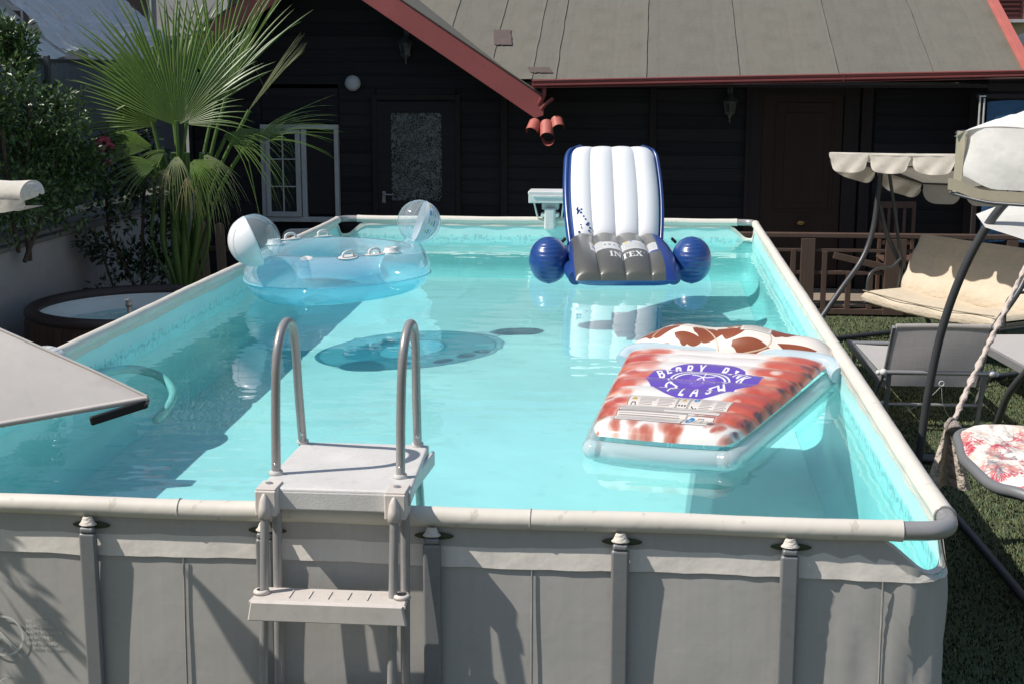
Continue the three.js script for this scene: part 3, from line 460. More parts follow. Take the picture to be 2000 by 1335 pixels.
    c.fillStyle = '#2487c0'; for (const [x, y, r] of [[825, 1000, 24], [905, 1265, 36]]) { c.beginPath(); c.arc(x, y, r, 0, 7); c.fill(); c.fillStyle = '#fff'; c.fillRect(x - r * 0.12, y - r * 0.6, r * 0.24, r * 0.75); c.fillRect(x - r * 0.12, y + r * 0.3, r * 0.24, r * 0.24); c.fillStyle = '#2487c0'; }
    c.fillStyle = '#3a3532'; for (const x of [700, 725, 750]) { c.beginPath(); c.arc(x, 1070, 8, 0, 7); c.fill(); } c.strokeStyle = '#3a3532'; c.lineWidth = 8; c.beginPath(); c.moveTo(275, 1110); c.lineTo(290, 1065); c.lineTo(315, 1065); c.lineTo(328, 1110); c.moveTo(805, 1070); c.lineTo(830, 1090); c.lineTo(855, 1085); c.stroke(); c.lineWidth = 4; c.strokeRect(960, 1235, 50, 60); c.strokeRect(1020, 1250, 46, 46);
  });
  const artMat = Ph(C(0.9, 0.9, 0.9), 0.28, { map: art, clearcoat: 0.4, clearcoatRoughness: 0.2 });
  const matPt = (s, t) => { const edge = Math.pow(Math.max(0, 1 - Math.pow(Math.abs(s), 6)), 0.5), e2 = Math.pow(Math.max(0, 1 - Math.pow(Math.abs(2 * t - 1), 14)), 0.5); const rib = Math.pow(Math.abs(Math.sin(t * Math.PI * 9)), 0.75); const cornerR = 1 - 0.1 * Math.pow(Math.max(0, 1 - t * 9), 2); return V(s * halfW(t) * cornerR, 0.085 + (0.046 + 0.013 * rib) * edge * e2 + 0.02 * t, -t * Lm - 0.02 * (1 - s * s) * (t < 0.1 ? -1 : 0)); };
  mesh('mattress', surf(44, 180, (u, v) => matPt(u * 2 - 1, v), 1, 1), artMat, F);
  // clear outer tube round the cup and under the mattress
  const edgePts = []; const N = 80; for (let i = 0; i <= N; i++) { const t = 1.03 - 1.03 * Math.min(1, i / 30); if (i <= 30) edgePts.push([-halfW(t) + 0.006, 0.03, -t * Lm]); else if (i < 50) { const s = (i - 30) / 20; edgePts.push([lerp(-0.25, 0.25, s), 0.026, -0.012 + 0.016 * Math.pow(Math.sin(s * Math.PI), 0.5)]); } else { const q = (i - 50) / 30 * 1.03; edgePts.push([halfW(q) - 0.006, 0.03, -q * Lm]); } }
  const rimTube = tube(edgePts, 0.038, 260, 18); 
  mesh('rim_tube', rimTube, M.vinylRim, F);
  mesh('lower_shell', surf(40, 60, (u, v) => { const s = u * 2 - 1; const p = matPt(s, v); return [p.x * 1.08, -0.012 - 0.035 * Math.sqrt(Math.max(0, 1 - s * s)) * Math.pow(Math.sin(Math.PI * clamp(v, 0.02, 0.98)), 0.3), p.z]; }), M.vinylRim, F);
  // lip of the cup: a pale blue tube across the far end, and the cream pillow above it
  mesh('cup_lip', tube([[-0.49, 0.07, -1.44], [-0.45, 0.11, -1.51], [-0.25, 0.125, -1.53], [0, 0.13, -1.54], [0.25, 0.125, -1.53], [0.46, 0.115, -1.5], [0.53, 0.08, -1.42]], 0.042, 80, 18), Ph(C(0.62, 0.75, 0.82), 0.2, { transmission: 0.3, thickness: 0, clearcoat: 0.4 }), F);
  const cream = canvasTex(1024, 512, (c, w, h) => {
    c.fillStyle = '#ece7e0'; c.fillRect(0, 0, w, h); c.fillStyle = '#8d4a2c';
    for (let k = 0; k < 24; k++) { const x = rr(40, w - 40), y = rr(40, h - 60); c.beginPath(); c.moveTo(x - rr(40, 100), y - 30); c.bezierCurveTo(x - 20, y - rr(30, 80), x + 40, y - rr(20, 70), x + rr(60, 130), y - 10); c.bezierCurveTo(x + 60, y + 20, x + 30, y + rr(10, 90), x, y + rr(20, 110)); c.bezierCurveTo(x - 30, y + 60, x - 30, y + 10, x - 60, y); c.fill(); }
    c.strokeStyle = '#cbb9a0'; c.lineWidth = 7; for (let k = 0; k < 5; k++) { c.beginPath(); c.moveTo(rr(0, w), rr(0, h)); c.quadraticCurveTo(rr(0, w), rr(0, h), rr(0, w), rr(0, h)); c.stroke(); }
    c.fillStyle = '#ded8cf'; c.fillRect(560, 190, 150, 150); c.strokeStyle = '#777'; c.lineWidth = 3; c.strokeRect(560, 190, 150, 150); c.fillStyle = '#2487c0'; c.beginPath(); c.arc(600, 235, 28, 0, 7); c.fill(); c.fillStyle = '#999'; for (let k = 0; k < 5; k++) c.fillRect(575, 280 + k * 11, 120, 4);
  });
  mesh('pillow', surf(60, 26, (u, v) => { const s = u * 2 - 1, e = Math.pow(Math.max(0, 1 - Math.pow(Math.abs(s), 3)), 0.6); const a = v * Math.PI * 1.25 - 0.15; return [s * 0.5, 0.1 + 0.155 * e * Math.sin(a) * 0.9 + 0.01 * Math.sin(s * 9), -1.63 + 0.14 * (0.5 + 0.5 * e) * Math.cos(a)]; }, 1, 1), Ph(C(0.9, 0.88, 0.86), 0.3, { map: cream, clearcoat: 0.4, clearcoatRoughness: 0.25 }), F);
  mesh('valve', lathe([[0, 0.006], [0.014, 0.006], [0.018, 0.001], [0.022, 0]], 16).translate(0.17, 0.135, -0.1), M.vinylGrey, F);
}
{ // skimmer on the far rim
  const k = thing('pool_skimmer', 'white plastic surface skimmer hooked over the far pool rim', 'pool skimmer', [-1.8, 1.3, -8.46]);
  mesh('box_top', [box(0.34, 0.035, 0.26, 0, 0.25, 0, 0.012), box(0.33, 0.075, 0.012, 0, 0.2, 0.124, 0.005), box(0.012, 0.075, 0.25, -0.16, 0.2, 0, 0.005), box(0.012, 0.075, 0.25, 0.16, 0.2, 0, 0.005), box(0.27, 0.02, 0.012, 0.01, 0.222, 0.134, 0.004)], M.whitePlastic, k);
  mesh('arm', [box(0.15, 0.07, 0.12, 0.02, 0.13, 0.0, 0.015), box(0.1, 0.2, 0.1, 0.02, 0.02, 0.06, 0.02), box(0.16, 0.04, 0.1, 0.02, 0.055, 0.05, 0.012)], M.whitePlastic, k);
  mesh('bracket', [rod([-0.12, 0.17, 0.1], [-0.09, 0.03, 0.05], 0.008), rod([0.14, 0.17, 0.1], [0.12, 0.03, 0.05], 0.008)], M.whitePlastic, k);
}
{ // ribbed hose guide over the left rim
  const k = thing('hose_guide', 'white ribbed plastic arch over the left rim guiding a hose into the water', 'hose guide', [-3.66, 1.3, -2.05]);
  const arc = (r, a0, a1, n) => Array.from({ length: n + 1 }, (_, i) => { const a = lerp(a0, a1, i / n); return [r * Math.cos(a), r * Math.sin(a) * 0.95, 0]; });
  mesh('outer_plate', [surf(2, 24, (u, v) => { const a = lerp(Math.PI * 0.95, 0, v); return [0.1 * Math.cos(a) + 0.03, 0.075 * Math.sin(a), (u - 0.5) * 0.08]; }), surf(2, 6, (u, v) => [0.13, -v * 0.24, (u - 0.5) * 0.08])], M.whitePlastic, k);
  mesh('inner_plate', surf(2, 24, (u, v) => { const a = lerp(Math.PI * 0.95, 0, v); return [0.065 * Math.cos(a) + 0.03, 0.045 * Math.sin(a), (u - 0.5) * 0.07]; }), M.whitePlastic, k);
  for (let i = 0; i < 9; i++) { const a = Math.PI * (0.9 - i * 0.1); mesh('rib', box(0.034, 0.004, 0.07, 0.0825 * Math.cos(a) + 0.03, 0.06 * Math.sin(a), 0, 0, [0, 0, a]), M.whitePlastic, k); }
  mesh('pipe', tube([[-0.16, -0.06, 0.02], [-0.1, -0.01, 0.0], [-0.07, 0.0, 0]], 0.014, 12, 10), M.whitePlastic, k);
  mesh('nozzle', [rod([-0.16, 0.0, -0.03], [-0.1, 0.0, -0.02], 0.016), rod([-0.15, 0.035, -0.02], [-0.1, 0.02, -0.01], 0.012)], M.whitePlastic, k);
  mesh('hose', tube([[0.07, -0.02, 0.02], [0.05, -0.12, -0.1], [0.04, -0.17, -0.45], [0.05, -0.2, -0.8], [0.13, -0.225, -0.93], [0.24, -0.27, -0.95], [0.33, -0.32, -0.84], [0.34, -0.37, -0.72], [0.3, -0.42, -0.64]], 0.022, 60, 12), S(C(0.36, 0.55, 0.54), 0.6), k);
}

// ---------------------------------------------------------------- wooden house
{
  const H = thing('wooden_house', 'dark stained timber house with grey felt roof and red painted gable boards', 'house');
  const ZF = -12.5, EAVE = -11.6;
  mesh('wall', [box(9.0, 2.45, 4, -1.82, 1.225, ZF - 2.03, 0), extr(poly([[-6.75, 2.36], [-2.3, 2.36], [-4.527, 3.84]]), 3, 0).translate(0, 0, ZF - 3.05)].map(metreUV), M.boardsB, H);
  const boards = [M.boards, M.boardsB, M.boardsC];
  const row = (x0, x1, y, h = 0.146) => { if (x1 - x0 < 0.05) return; mesh('plank', extr(poly([[0.001, 0], [0.024, 0], [0.024, h * 0.86], [0.014, h], [0.001, h]]), x1 - x0, 0).rotateY(Math.PI / 2).scale(1, 1, 1).translate(x0, y, ZF - 0.005), boards[Math.floor(rnd() * 3)], H); };
  const sections = [[-6.3, -5.49], [-4.55, -4.12], [-3.16, -2.65], [-2.57, -0.93], [-0.86, 0.16], [1.6, 2.64]];
  for (const [a, b] of sections) for (let y = 0.14; y < 2.36; y += 0.15) row(a, b, y);
  for (let y = 0.14; y < 0.8; y += 0.15) row(-5.48, -4.56, y);
  for (let y = 1.99; y < 2.36; y += 0.15) row(-5.48, -4.56, y);
  for (let y = 2.24; y < 2.36; y += 0.15) row(-4.1, -3.18, y);
  for (let y = 2.39; y < 3.6; y += 0.15) { const w = (3.8 - y - 0.146) / 0.665; row(-4.527 - w, -4.527 + w, y); }
  for (const x of [-2.61, -0.895]) mesh('corner_batten', box(0.075, 2.3, 0.045, x, 1.25, ZF + 0.012, 0.004), M.trim, H);
  mesh('corner_batten', box(0.13, 2.3, 0.06, 2.69, 1.25, ZF + 0.012, 0.004), M.trim, H);
  // plank door on the right with a raised panel and brass knob
  const d2 = mesh('door', [box(0.9, 2.2, 0.04, 0.79, 1.24, ZF + 0.01, 0.004)], M.doorWood, H); d2.userData.label = 'brown door with one tall raised panel and a brass knob';
  mesh('door_frame', [box(0.17, 2.3, 0.07, 0.255, 1.26, ZF + 0.012, 0.006), box(0.05, 2.3, 0.09, 0.18, 1.26, ZF + 0.012, 0.006), box(0.17, 2.3, 0.07, 1.335, 1.26, ZF + 0.012, 0.006), box(0.12, 2.3, 0.085, 1.505, 1.26, ZF + 0.012, 0.006), box(0.91, 0.1, 0.07, 0.795, 2.365, ZF + 0.01, 0.006)], M.trim, d2);
  mesh('panel', [box(0.66, 0.035, 0.05, 0.82, 2.225, ZF + 0.014, 0.008), box(0.66, 0.035, 0.05, 0.82, 1.02, ZF + 0.014, 0.008), box(0.035, 1.17, 0.05, 0.507, 1.622, ZF + 0.014, 0.008), box(0.035, 1.17, 0.05, 1.133, 1.622, ZF + 0.014, 0.008), box(0.46, 1.02, 0.06, 0.82, 1.622, ZF + 0.008, 0.014)], M.doorWood, d2);
  mesh('knob', [new THREE.SphereGeometry(0.042, 18, 12).scale(1.15, 0.8, 0.8).translate(0.806, 0.885, ZF + 0.09), rod([0.806, 0.885, ZF + 0.02], [0.806, 0.885, ZF + 0.08], 0.016)], M.brass, d2);
  // glazed door on the left
  const d1 = mesh('door', [box(0.16, 2.1, 0.045, -4.02, 1.19, ZF + 0.012, 0.005), box(0.16, 2.1, 0.045, -3.26, 1.19, ZF + 0.012, 0.005), box(0.6, 0.13, 0.045, -3.64, 2.175, ZF + 0.012, 0.005), box(0.6, 0.95, 0.045, -3.64, 0.615, ZF + 0.012, 0.005)], M.boardsC, H); d1.userData.label = 'black door with a tall pane of patterned glass';
  const cells = (() => { const pts = []; for (let i = 0; i < 900; i++) pts.push([rnd(), rnd()]); const G = 30, grid = Array.from({ length: G * G }, () => []); pts.forEach((p) => grid[Math.floor(p[1] * G) * G + Math.floor(p[0] * G)].push(p));
    return dataTex(420, 720, (u, v) => { let a = 9, b = 9; const gx = Math.floor(u * G), gy = Math.floor(v * G); for (let j = -2; j <= 2; j++) for (let i = -2; i <= 2; i++) { const cx = gx + i, cy = gy + j; if (cx < 0 || cy < 0 || cx >= G || cy >= G) continue; for (const p of grid[cy * G + cx]) { const d = Math.hypot((p[0] - u) * 0.62, (p[1] - v) * 1.06); if (d < a) { b = a; a = d; } else if (d < b) b = d; } } return b - a < 0.0062 ? [0.15, 0.17, 0.175] : [0.012, 0.016, 0.018]; }); })();
  { const g = new THREE.PlaneGeometry(0.6, 1.02).translate(-3.64, 1.6, ZF + 0.016); mesh('pane', g, S(C(1, 1, 1), 0.25, { map: cells }), d1); }
  mesh('door_frame', [box(0.06, 2.18, 0.06, -4.13, 1.23, ZF + 0.012, 0.005), box(0.06, 2.18, 0.06, -3.15, 1.23, ZF + 0.012, 0.005), box(0.92, 0.06, 0.06, -3.64, 2.29, ZF + 0.012, 0.005)], M.trim, d1);
  mesh('handle', [tube([[-4.03, 1.165, ZF + 0.035], [-4.03, 1.165, ZF + 0.08], [-4.0, 1.165, ZF + 0.085], [-3.91, 1.162, ZF + 0.085]], 0.011, 20, 8), new THREE.CylinderGeometry(0.022, 0.022, 0.01, 14).rotateX(Math.PI / 2).translate(-4.03, 1.09, ZF + 0.04), box(0.04, 0.14, 0.008, -4.03, 1.13, ZF + 0.036, 0.004)], M.alu, d1);
  // white window with a glazed sash and a dark insect screen
  const wf = (x, w) => [x, w];
  const win = mesh('window', [box(0.93, 0.055, 0.09, -5.025, 1.945, ZF + 0.025, 0.008), box(0.93, 0.06, 0.1, -5.025, 0.86, ZF + 0.03, 0.008), box(0.06, 1.03, 0.09, -5.46, 1.403, ZF + 0.025, 0.008), box(0.05, 1.03, 0.09, -4.585, 1.403, ZF + 0.025, 0.008), box(0.06, 1.03, 0.08, -4.975, 1.403, ZF + 0.025, 0.008)], M.whitePaint, H);
  win.userData.label = 'white framed window with a barred sash beside a dark screen';
  const sash = mesh('sash', [box(0.05, 1.02, 0.045, -5.4, 1.403, ZF + 0.075, 0.006), box(0.055, 1.02, 0.045, -5.04, 1.403, ZF + 0.075, 0.006), box(0.31, 0.05, 0.045, -5.22, 1.888, ZF + 0.075, 0.006), box(0.31, 0.06, 0.045, -5.22, 0.922, ZF + 0.075, 0.006)], M.whitePaint, win);
  mesh('glazing_bar', [box(0.016, 0.93, 0.02, -5.22, 1.403, ZF + 0.088, 0.004), box(0.31, 0.014, 0.018, -5.22, 1.57, ZF + 0.089, 0.004), box(0.31, 0.014, 0.018, -5.22, 1.25, ZF + 0.089, 0.004)], M.whitePaint, sash);
  for (const x of [-5.297, -5.143]) for (const y of [1.72, 1.41, 1.095]) mesh('pane', box(0.138, 0.3, 0.004, x, y, ZF + 0.066, 0), M.glassDark, sash);
  mesh('curtain', surf(40, 4, (u, v) => [-5.38 + u * 0.33, 0.93 + v * 0.95, ZF + 0.03 + 0.008 * Math.sin(u * 40)], 1, 1), S(C(0.06, 0.065, 0.068), 0.9, { map: rep(T.felt, 6) }), sash);
  mesh('screen', box(0.345, 0.96, 0.006, -4.775, 1.403, ZF + 0.03, 0), S(C(0.02, 0.019, 0.021), 0.8, { map: rep(T.weave, 4) }), win);
  // roofs: felt strips laid down the slope with raised laps
  const SL = 0.43, roofY = (z) => 2.5 + SL * (EAVE - z), GS = 0.665;
  const mainL = (z) => Math.min(-2.26, -4.527 + (3.93 - roofY(z)) / GS + 0.0);
  mesh('roof_deck', surf(1, 60, (u, v) => { const z = EAVE - v * 5.2; return [lerp(mainL(z) + 0.06, 3.03, u), roofY(z) - 0.03, z]; }), M.trim, H);
  const xs = [-4.6, -3.3, -2.72, -2.24, -1.98, -1.0, -0.0, 1.05, 2.05, 3.035];
  for (let k = 0; k < xs.length - 1; k++) {
    const x0 = xs[k], x1 = xs[k + 1] + 0.025;
    mesh('roof_felt', surf(24, 60, (u, v) => { const t = v * 5.2, z = EAVE + 0.02 - t, lim = mainL(EAVE - t); const x = Math.max(lerp(x0, x1, u) + 0.018 * (fbm(k / 10, v, 9, 20, 2, 211) - 0.5), lim); return [x, roofY(z) + 0.006 + 0.008 * u + 0.009 * (fbm(x / 8 + 0.5, v, 24, 14, 3, 201) - 0.5) + (u > 0.96 ? 0.004 : 0), z]; }, x1 - x0, 5.7), k % 2 ? M.feltB : M.felt, H);
    if (k > 2) mesh('lap_seam', surf(2, 40, (u, v) => { const t = v * 5.2, z = EAVE + 0.02 - t; const x = x1 + 0.018 * (fbm(k / 10, v, 9, 20, 2, 211) - 0.5) + 0.004; return [x + (u - 0.5) * 0.007 * (0.4 + fbm(k / 10, v, 9, 30, 2, 217)), roofY(z) + 0.009 + 0.003 * Math.sin(u * Math.PI), z]; }), M.black, H);
  }
  for (const [x, z, w, h] of [[-2.24, -11.68, 0.24, 0.14], [-2.72, -12.4, 0.2, 0.42]]) mesh('felt_patch', surf(10, 6, (u, v) => { const zz = z - v * h - 0.06 * fbm(u, 0, 5, 2, 2, 221), xx = x + u * w * (1 + 0.18 * (fbm(v, u, 4, 3, 3, 225) - 0.5)) - v * 0.05; return [xx, roofY(zz) + 0.026, zz]; }, w, h), M.feltPatch, H);
  // front gable roof
  for (const s of [-1, 1]) {
    mesh('gable_roof', surf(4, 30, (u, v) => { const w = v * 2.44; return [-4.527 + s * w, 3.93 - w * GS + 0.012 * (fbm(u, v, 4, 9, 2, 231) - 0.5), EAVE + 0.03 - u * 4.6]; }, 4.6, 2.9), M.felt, H);
    mesh('gable_soffit', surf(1, 1, (u, v) => { const w = v * 2.42; return [-4.527 + s * w, 3.88 - w * GS - 0.03, EAVE - 0.01 - u * 0.92]; }), M.trim, H);
    const lo = [-4.527 + s * 2.44, 3.93 - 2.44 * GS];
    mesh('gable_board', extr(poly([[-4.527, 3.935], [lo[0], lo[1] + 0.01], [lo[0] - s * 0.0, lo[1] - 0.19], [lo[0] - s * 0.09, lo[1] - 0.22], [-4.527, 3.655]]), 0.03, 0.003).translate(0, 0, EAVE), M.red, H);
    mesh('gable_edging', beam([-4.527, 3.948, EAVE + 0.018], [lo[0], lo[1] + 0.022, EAVE + 0.018], 0.06, 0.014), M.felt, H);
  }
  // gutter and right-hand verge board
  const gx0 = -2.2, gx1 = 3.1, gy = (x) => 2.455 + (x - gx0) * 0.0205;
  const prof = Array.from({ length: 13 }, (_, i) => { const a = Math.PI + (i / 12) * Math.PI; return [0.062 * Math.cos(a), 0.066 * Math.sin(a)]; });
  mesh('gutter', [surf(1, 15, (u, v) => { const i = Math.round(v * 15), x = lerp(gx0, gx1, u); const p = i < 13 ? prof[i] : [[0.062, 0.012], [0.074, 0.014], [0.076, 0.002]][i - 13]; return [x, gy(x) + p[1] + 0.03, EAVE + 0.07 + p[0]]; }, 5.3, 0.25), box(0.008, 0.075, 0.13, gx0 + 0.002, gy(gx0) + 0.0, EAVE + 0.07, 0.003), beam([gx0, gy(gx0) - 0.012, EAVE + 0.142], [gx1, gy(gx1) - 0.012, EAVE + 0.142], 0.008, 0.02), beam([gx0, gy(gx0) - 0.044, EAVE + 0.12], [gx1, gy(gx1) - 0.044, EAVE + 0.12], 0.03, 0.008)], M.redDark, H);
  mesh('gutter_joint', box(0.006, 0.085, 0.16, 1.1, gy(1.1) + 0.0, EAVE + 0.07, 0.002), M.redDark, H);
  mesh('gutter_outlet', [tube([[-2.08, gy(-2.08) - 0.03, EAVE + 0.05], [-2.08, gy(-2.08) - 0.12, EAVE + 0.05], [-2.12, gy(-2.08) - 0.2, EAVE + 0.02], [-2.18, gy(-2.08) - 0.3, EAVE - 0.02]], 0.028, 20, 12), tube([[-1.98, 2.3, EAVE + 0.03], [-2.06, 2.24, EAVE + 0.03], [-2.11, 2.18, EAVE + 0.02]], 0.022, 10, 10)], M.redDark, H);
  mesh('verge_board', [beam([3.05, roofY(EAVE) + 0.02, EAVE + 0.05], [3.05, roofY(EAVE - 5) + 0.02, EAVE - 5], 0.09, 0.12), beam([3.0, roofY(EAVE) + 0.07, EAVE + 0.05], [3.0, roofY(EAVE - 5) + 0.07, EAVE - 5], 0.06, 0.02)], M.terracotta, H);
  mesh('soffit', box(5.2, 0.03, 0.9, 0.44, 2.43, EAVE - 0.46, 0), M.trim, H);
  // spout ornament of three half-round pieces at the foot of the gable
  const half = (x, y, z, L, turn, r = 0.07) => { const g = mesh('half_pipe', [surf(12, 6, (u, v) => { const a = u * Math.PI * 1.15 - 0.2; const jag = v < 0.1 ? 0.03 * Math.abs(Math.sin(u * 9)) : 0; return [r * Math.cos(a), r * Math.sin(a), v * L + jag]; }), surf(12, 6, (u, v) => { const a = u * Math.PI * 1.15 - 0.2; return [(r - 0.008) * Math.cos(a), (r - 0.008) * Math.sin(a), v * L]; })].map((q) => q.rotateX(0.75).rotateY(turn).translate(x, y, z)), M.terracotta, H); return g; };
  half(-2.17, 2.04, -11.6, 0.15, -0.35); half(-2.05, 2.03, -11.58, 0.21, 0.1, 0.072); half(-1.945, 2.07, -11.61, 0.14, 0.3);
  mesh('half_pipe', surf(14, 6, (u, v) => { const a = u * Math.PI + Math.PI; return [-2.02 + 0.07 * Math.cos(a), 1.915 + 0.08 * Math.sin(a) - 0.04 * v, -11.52 + v * 0.12]; }), M.terracotta, H);
}
function lantern(x, y, label) {
  const l = thing('wall_lantern', label, 'wall lantern', [x, y, -12.42], 0);
  mesh('cage', [new THREE.CylinderGeometry(0.075, 0.05, 0.14, 6, 1, true), new THREE.CylinderGeometry(0.052, 0.03, 0.02, 6).translate(0, -0.08, 0), ...Array.from({ length: 6 }, (_, i) => { const a = (i / 6) * 2 * Math.PI; return rod([0.077 * Math.sin(a), 0.07, 0.077 * Math.cos(a)], [0.051 * Math.sin(a), -0.07, 0.051 * Math.cos(a)], 0.006, 6); })], M.lantern, l);
  for (let i = 0; i < 6; i++) { const a = (i / 6) * 2 * Math.PI + Math.PI / 6; mesh('pane', new THREE.PlaneGeometry(0.045, 0.1).rotateX(0.17).rotateY(a).translate(0.0625 * Math.sin(a), 0, 0.0625 * Math.cos(a)), S(C(0.05, 0.055, 0.06), 0.12), l); }
  mesh('roof', [lathe([[0.118, 0.07], [0.11, 0.085], [0.07, 0.115], [0.04, 0.145], [0.014, 0.16], [0.012, 0.18], [0, 0.185]], 6)], M.lantern, l);
  mesh('finial', [lathe([[0, -0.17], [0.012, -0.15], [0.006, -0.13], [0.02, -0.1], [0.024, -0.09]], 10), lathe([[0.0, 0.21], [0.011, 0.2], [0.006, 0.185]], 10)], M.lantern, l);
  mesh('bracket', [tube([[0, 0.18, 0], [0, 0.21, -0.03], [0, 0.2, -0.07]], 0.01, 10, 8), box(0.06, 0.12, 0.012, 0, 0.17, -0.068, 0.004)], M.lantern, l);
  return l;
}
lantern(-0.03, 2.18, 'grey carriage lantern on the wall left of the brown panelled door');
lantern(-3.74, 2.83, 'black carriage lantern high under the gable, above the glazed door');
{
  const g = thing('globe_light', 'round white wall light on dark boards under the gable', 'wall light', [-4.374, 2.45, -12.44]);
  mesh('shade', new THREE.SphereGeometry(0.086, 28, 16, 0, Math.PI * 2, 0, Math.PI / 2).rotateX(Math.PI / 2).scale(1, 1, 0.6), S(C(0.6, 0.6, 0.62), 0.5), g);
  mesh('base', new THREE.CylinderGeometry(0.089, 0.089, 0.04, 28).rotateX(Math.PI / 2).translate(0, 0, -0.02), M.whitePlastic, g);
}

// ---------------------------------------------------------------- deck, railing and chair
{
  const D = struct('deck', box(7.2, 0.08, 1.16, 0.9, 0.04, -11.93, 0), M.trim, 'low plank deck in front of the house');
  for (let k = 0; k < 9; k++) mesh('plank', box(7.2, 0.03, 0.118, 0.9, 0.103 + 0.002 * (k % 3), -11.42 - k * 0.126, 0.004), M.deckWood, D);
  const R = thing('deck_railing', 'brown wooden railing along the front of the deck', 'railing', [0, 0, -11.32]);
  mesh('top_rail', box(6.2, 0.05, 0.1, 1.0, 0.87, 0, 0.008), M.railWood, R);
  mesh('middle_rail', [box(6.2, 0.035, 0.05, 1.0, 0.71, 0, 0.004)], M.railWood, R);
  mesh('lower_rail', box(6.2, 0.04, 0.05, 1.0, 0.47, 0, 0.004), M.railWood, R);
  mesh('bottom_rail', box(6.2, 0.06, 0.06, 1.0, 0.05, 0, 0.004), M.railWood, R);
  for (const [x, w] of [[-1.6, 0.12], [-0.6, 0.12], [0.78, 0.15], [1.7, 0.22], [2.9, 0.12], [3.9, 0.12]]) mesh('post', box(w, 0.82, 0.1, x, 0.43, 0.0, 0.006), M.railWood, R);
  for (const [x, h] of [[-1.2, 0.42], [-0.9, 0.42], [-0.2, 0.42], [0.15, 0.42], [0.63, 0.66], [0.96, 0.64], [1.22, 0.42], [1.45, 0.42], [2.05, 0.42], [2.35, 0.42], [2.6, 0.66]]) mesh('baluster', box(0.055, h, 0.05, x, 0.06 + h / 2, 0.004, 0.004), M.railWood, R);
  mesh('brace', beam([1.05, 0.66, 0.03], [1.62, 0.53, 0.03], 0.035, 0.07), M.railWood, R);
  const c = thing('wooden_chair', 'brown slatted wooden chair on the deck behind the railing', 'chair', [1.82, 0.12, -11.78], 0.05);
  mesh('back_post', box(0.04, 1.02, 0.04, -0.18, 0.51, -0.2, 0.006), M.chairWood, c); mesh('back_post', box(0.04, 1.02, 0.04, 0.18, 0.51, -0.2, 0.006), M.chairWood, c);
  mesh('top_rail', box(0.4, 0.075, 0.035, 0, 1.02, -0.2, 0.008), M.chairWood, c); mesh('lower_rail', box(0.34, 0.05, 0.025, 0, 0.6, -0.2, 0.005), M.chairWood, c);
  for (const x of [-0.09, -0.01, 0.08]) mesh('slat', box(0.035, 0.4, 0.015, x, 0.8, -0.2, 0.004), M.chairWood, c);
  mesh('seat', box(0.42, 0.03, 0.4, 0, 0.45, 0, 0.006), M.chairWood, c);
  for (const x of [-0.18, 0.18]) mesh('front_leg', box(0.04, 0.44, 0.04, x, 0.22, 0.17, 0.006), M.chairWood, c);
}
{ // pale pickets and a plastic chair beyond the far left corner of the pool
  const P = thing('picket_fence', 'weathered wooden pickets beyond the far left pool corner', 'fence', [0, 0, -10.7]);
  const pk = (x, w, top, lean) => mesh('picket', extr((() => { const s = new THREE.Shape(); s.moveTo(-w / 2, 0); s.lineTo(-w / 2, top - w / 2); s.absarc(0, top - w / 2, w / 2, Math.PI, 0, true); s.lineTo(w / 2, 0); s.closePath(); return s; })(), 0.025, 0.003).rotateZ(lean).translate(x, 0, 0), M.picket, P);
  pk(-5.62, 0.085, 1.02, 0.05); pk(-5.45, 0.095, 1.0, 0.03); pk(-4.93, 0.07, 0.98, 0.0); pk(-5.2, 0.08, 0.9, 0.0); pk(-4.74, 0.08, 0.88, 0);
  mesh('rail', [box(1.1, 0.06, 0.03, -5.15, 0.72, -0.02, 0.004), box(1.1, 0.06, 0.03, -5.15, 0.3, -0.02, 0.004)], M.railWood, P);
  const c = thing('garden_chair', 'white plastic garden chair between pickets and window', 'chair', [-4.72, 0, -11.2], 0.25);
  mesh('backrest', extr((() => { const s = new THREE.Shape(); s.moveTo(-0.2, 0.42); s.lineTo(-0.205, 0.78); s.quadraticCurveTo(-0.2, 0.88, -0.1, 0.885); s.lineTo(0.1, 0.885); s.quadraticCurveTo(0.2, 0.88, 0.205, 0.78); s.lineTo(0.2, 0.42); s.closePath(); return s; })(), 0.02, 0.006), M.whitePlastic, c);
  mesh('seat', box(0.44, 0.03, 0.42, 0, 0.42, 0.2, 0.012), M.whitePlastic, c);
  for (const x of [-0.19, 0.19]) for (const z of [0.02, 0.38]) mesh('leg', box(0.04, 0.42, 0.04, x, 0.21, z, 0.01), M.whitePlastic, c);
}

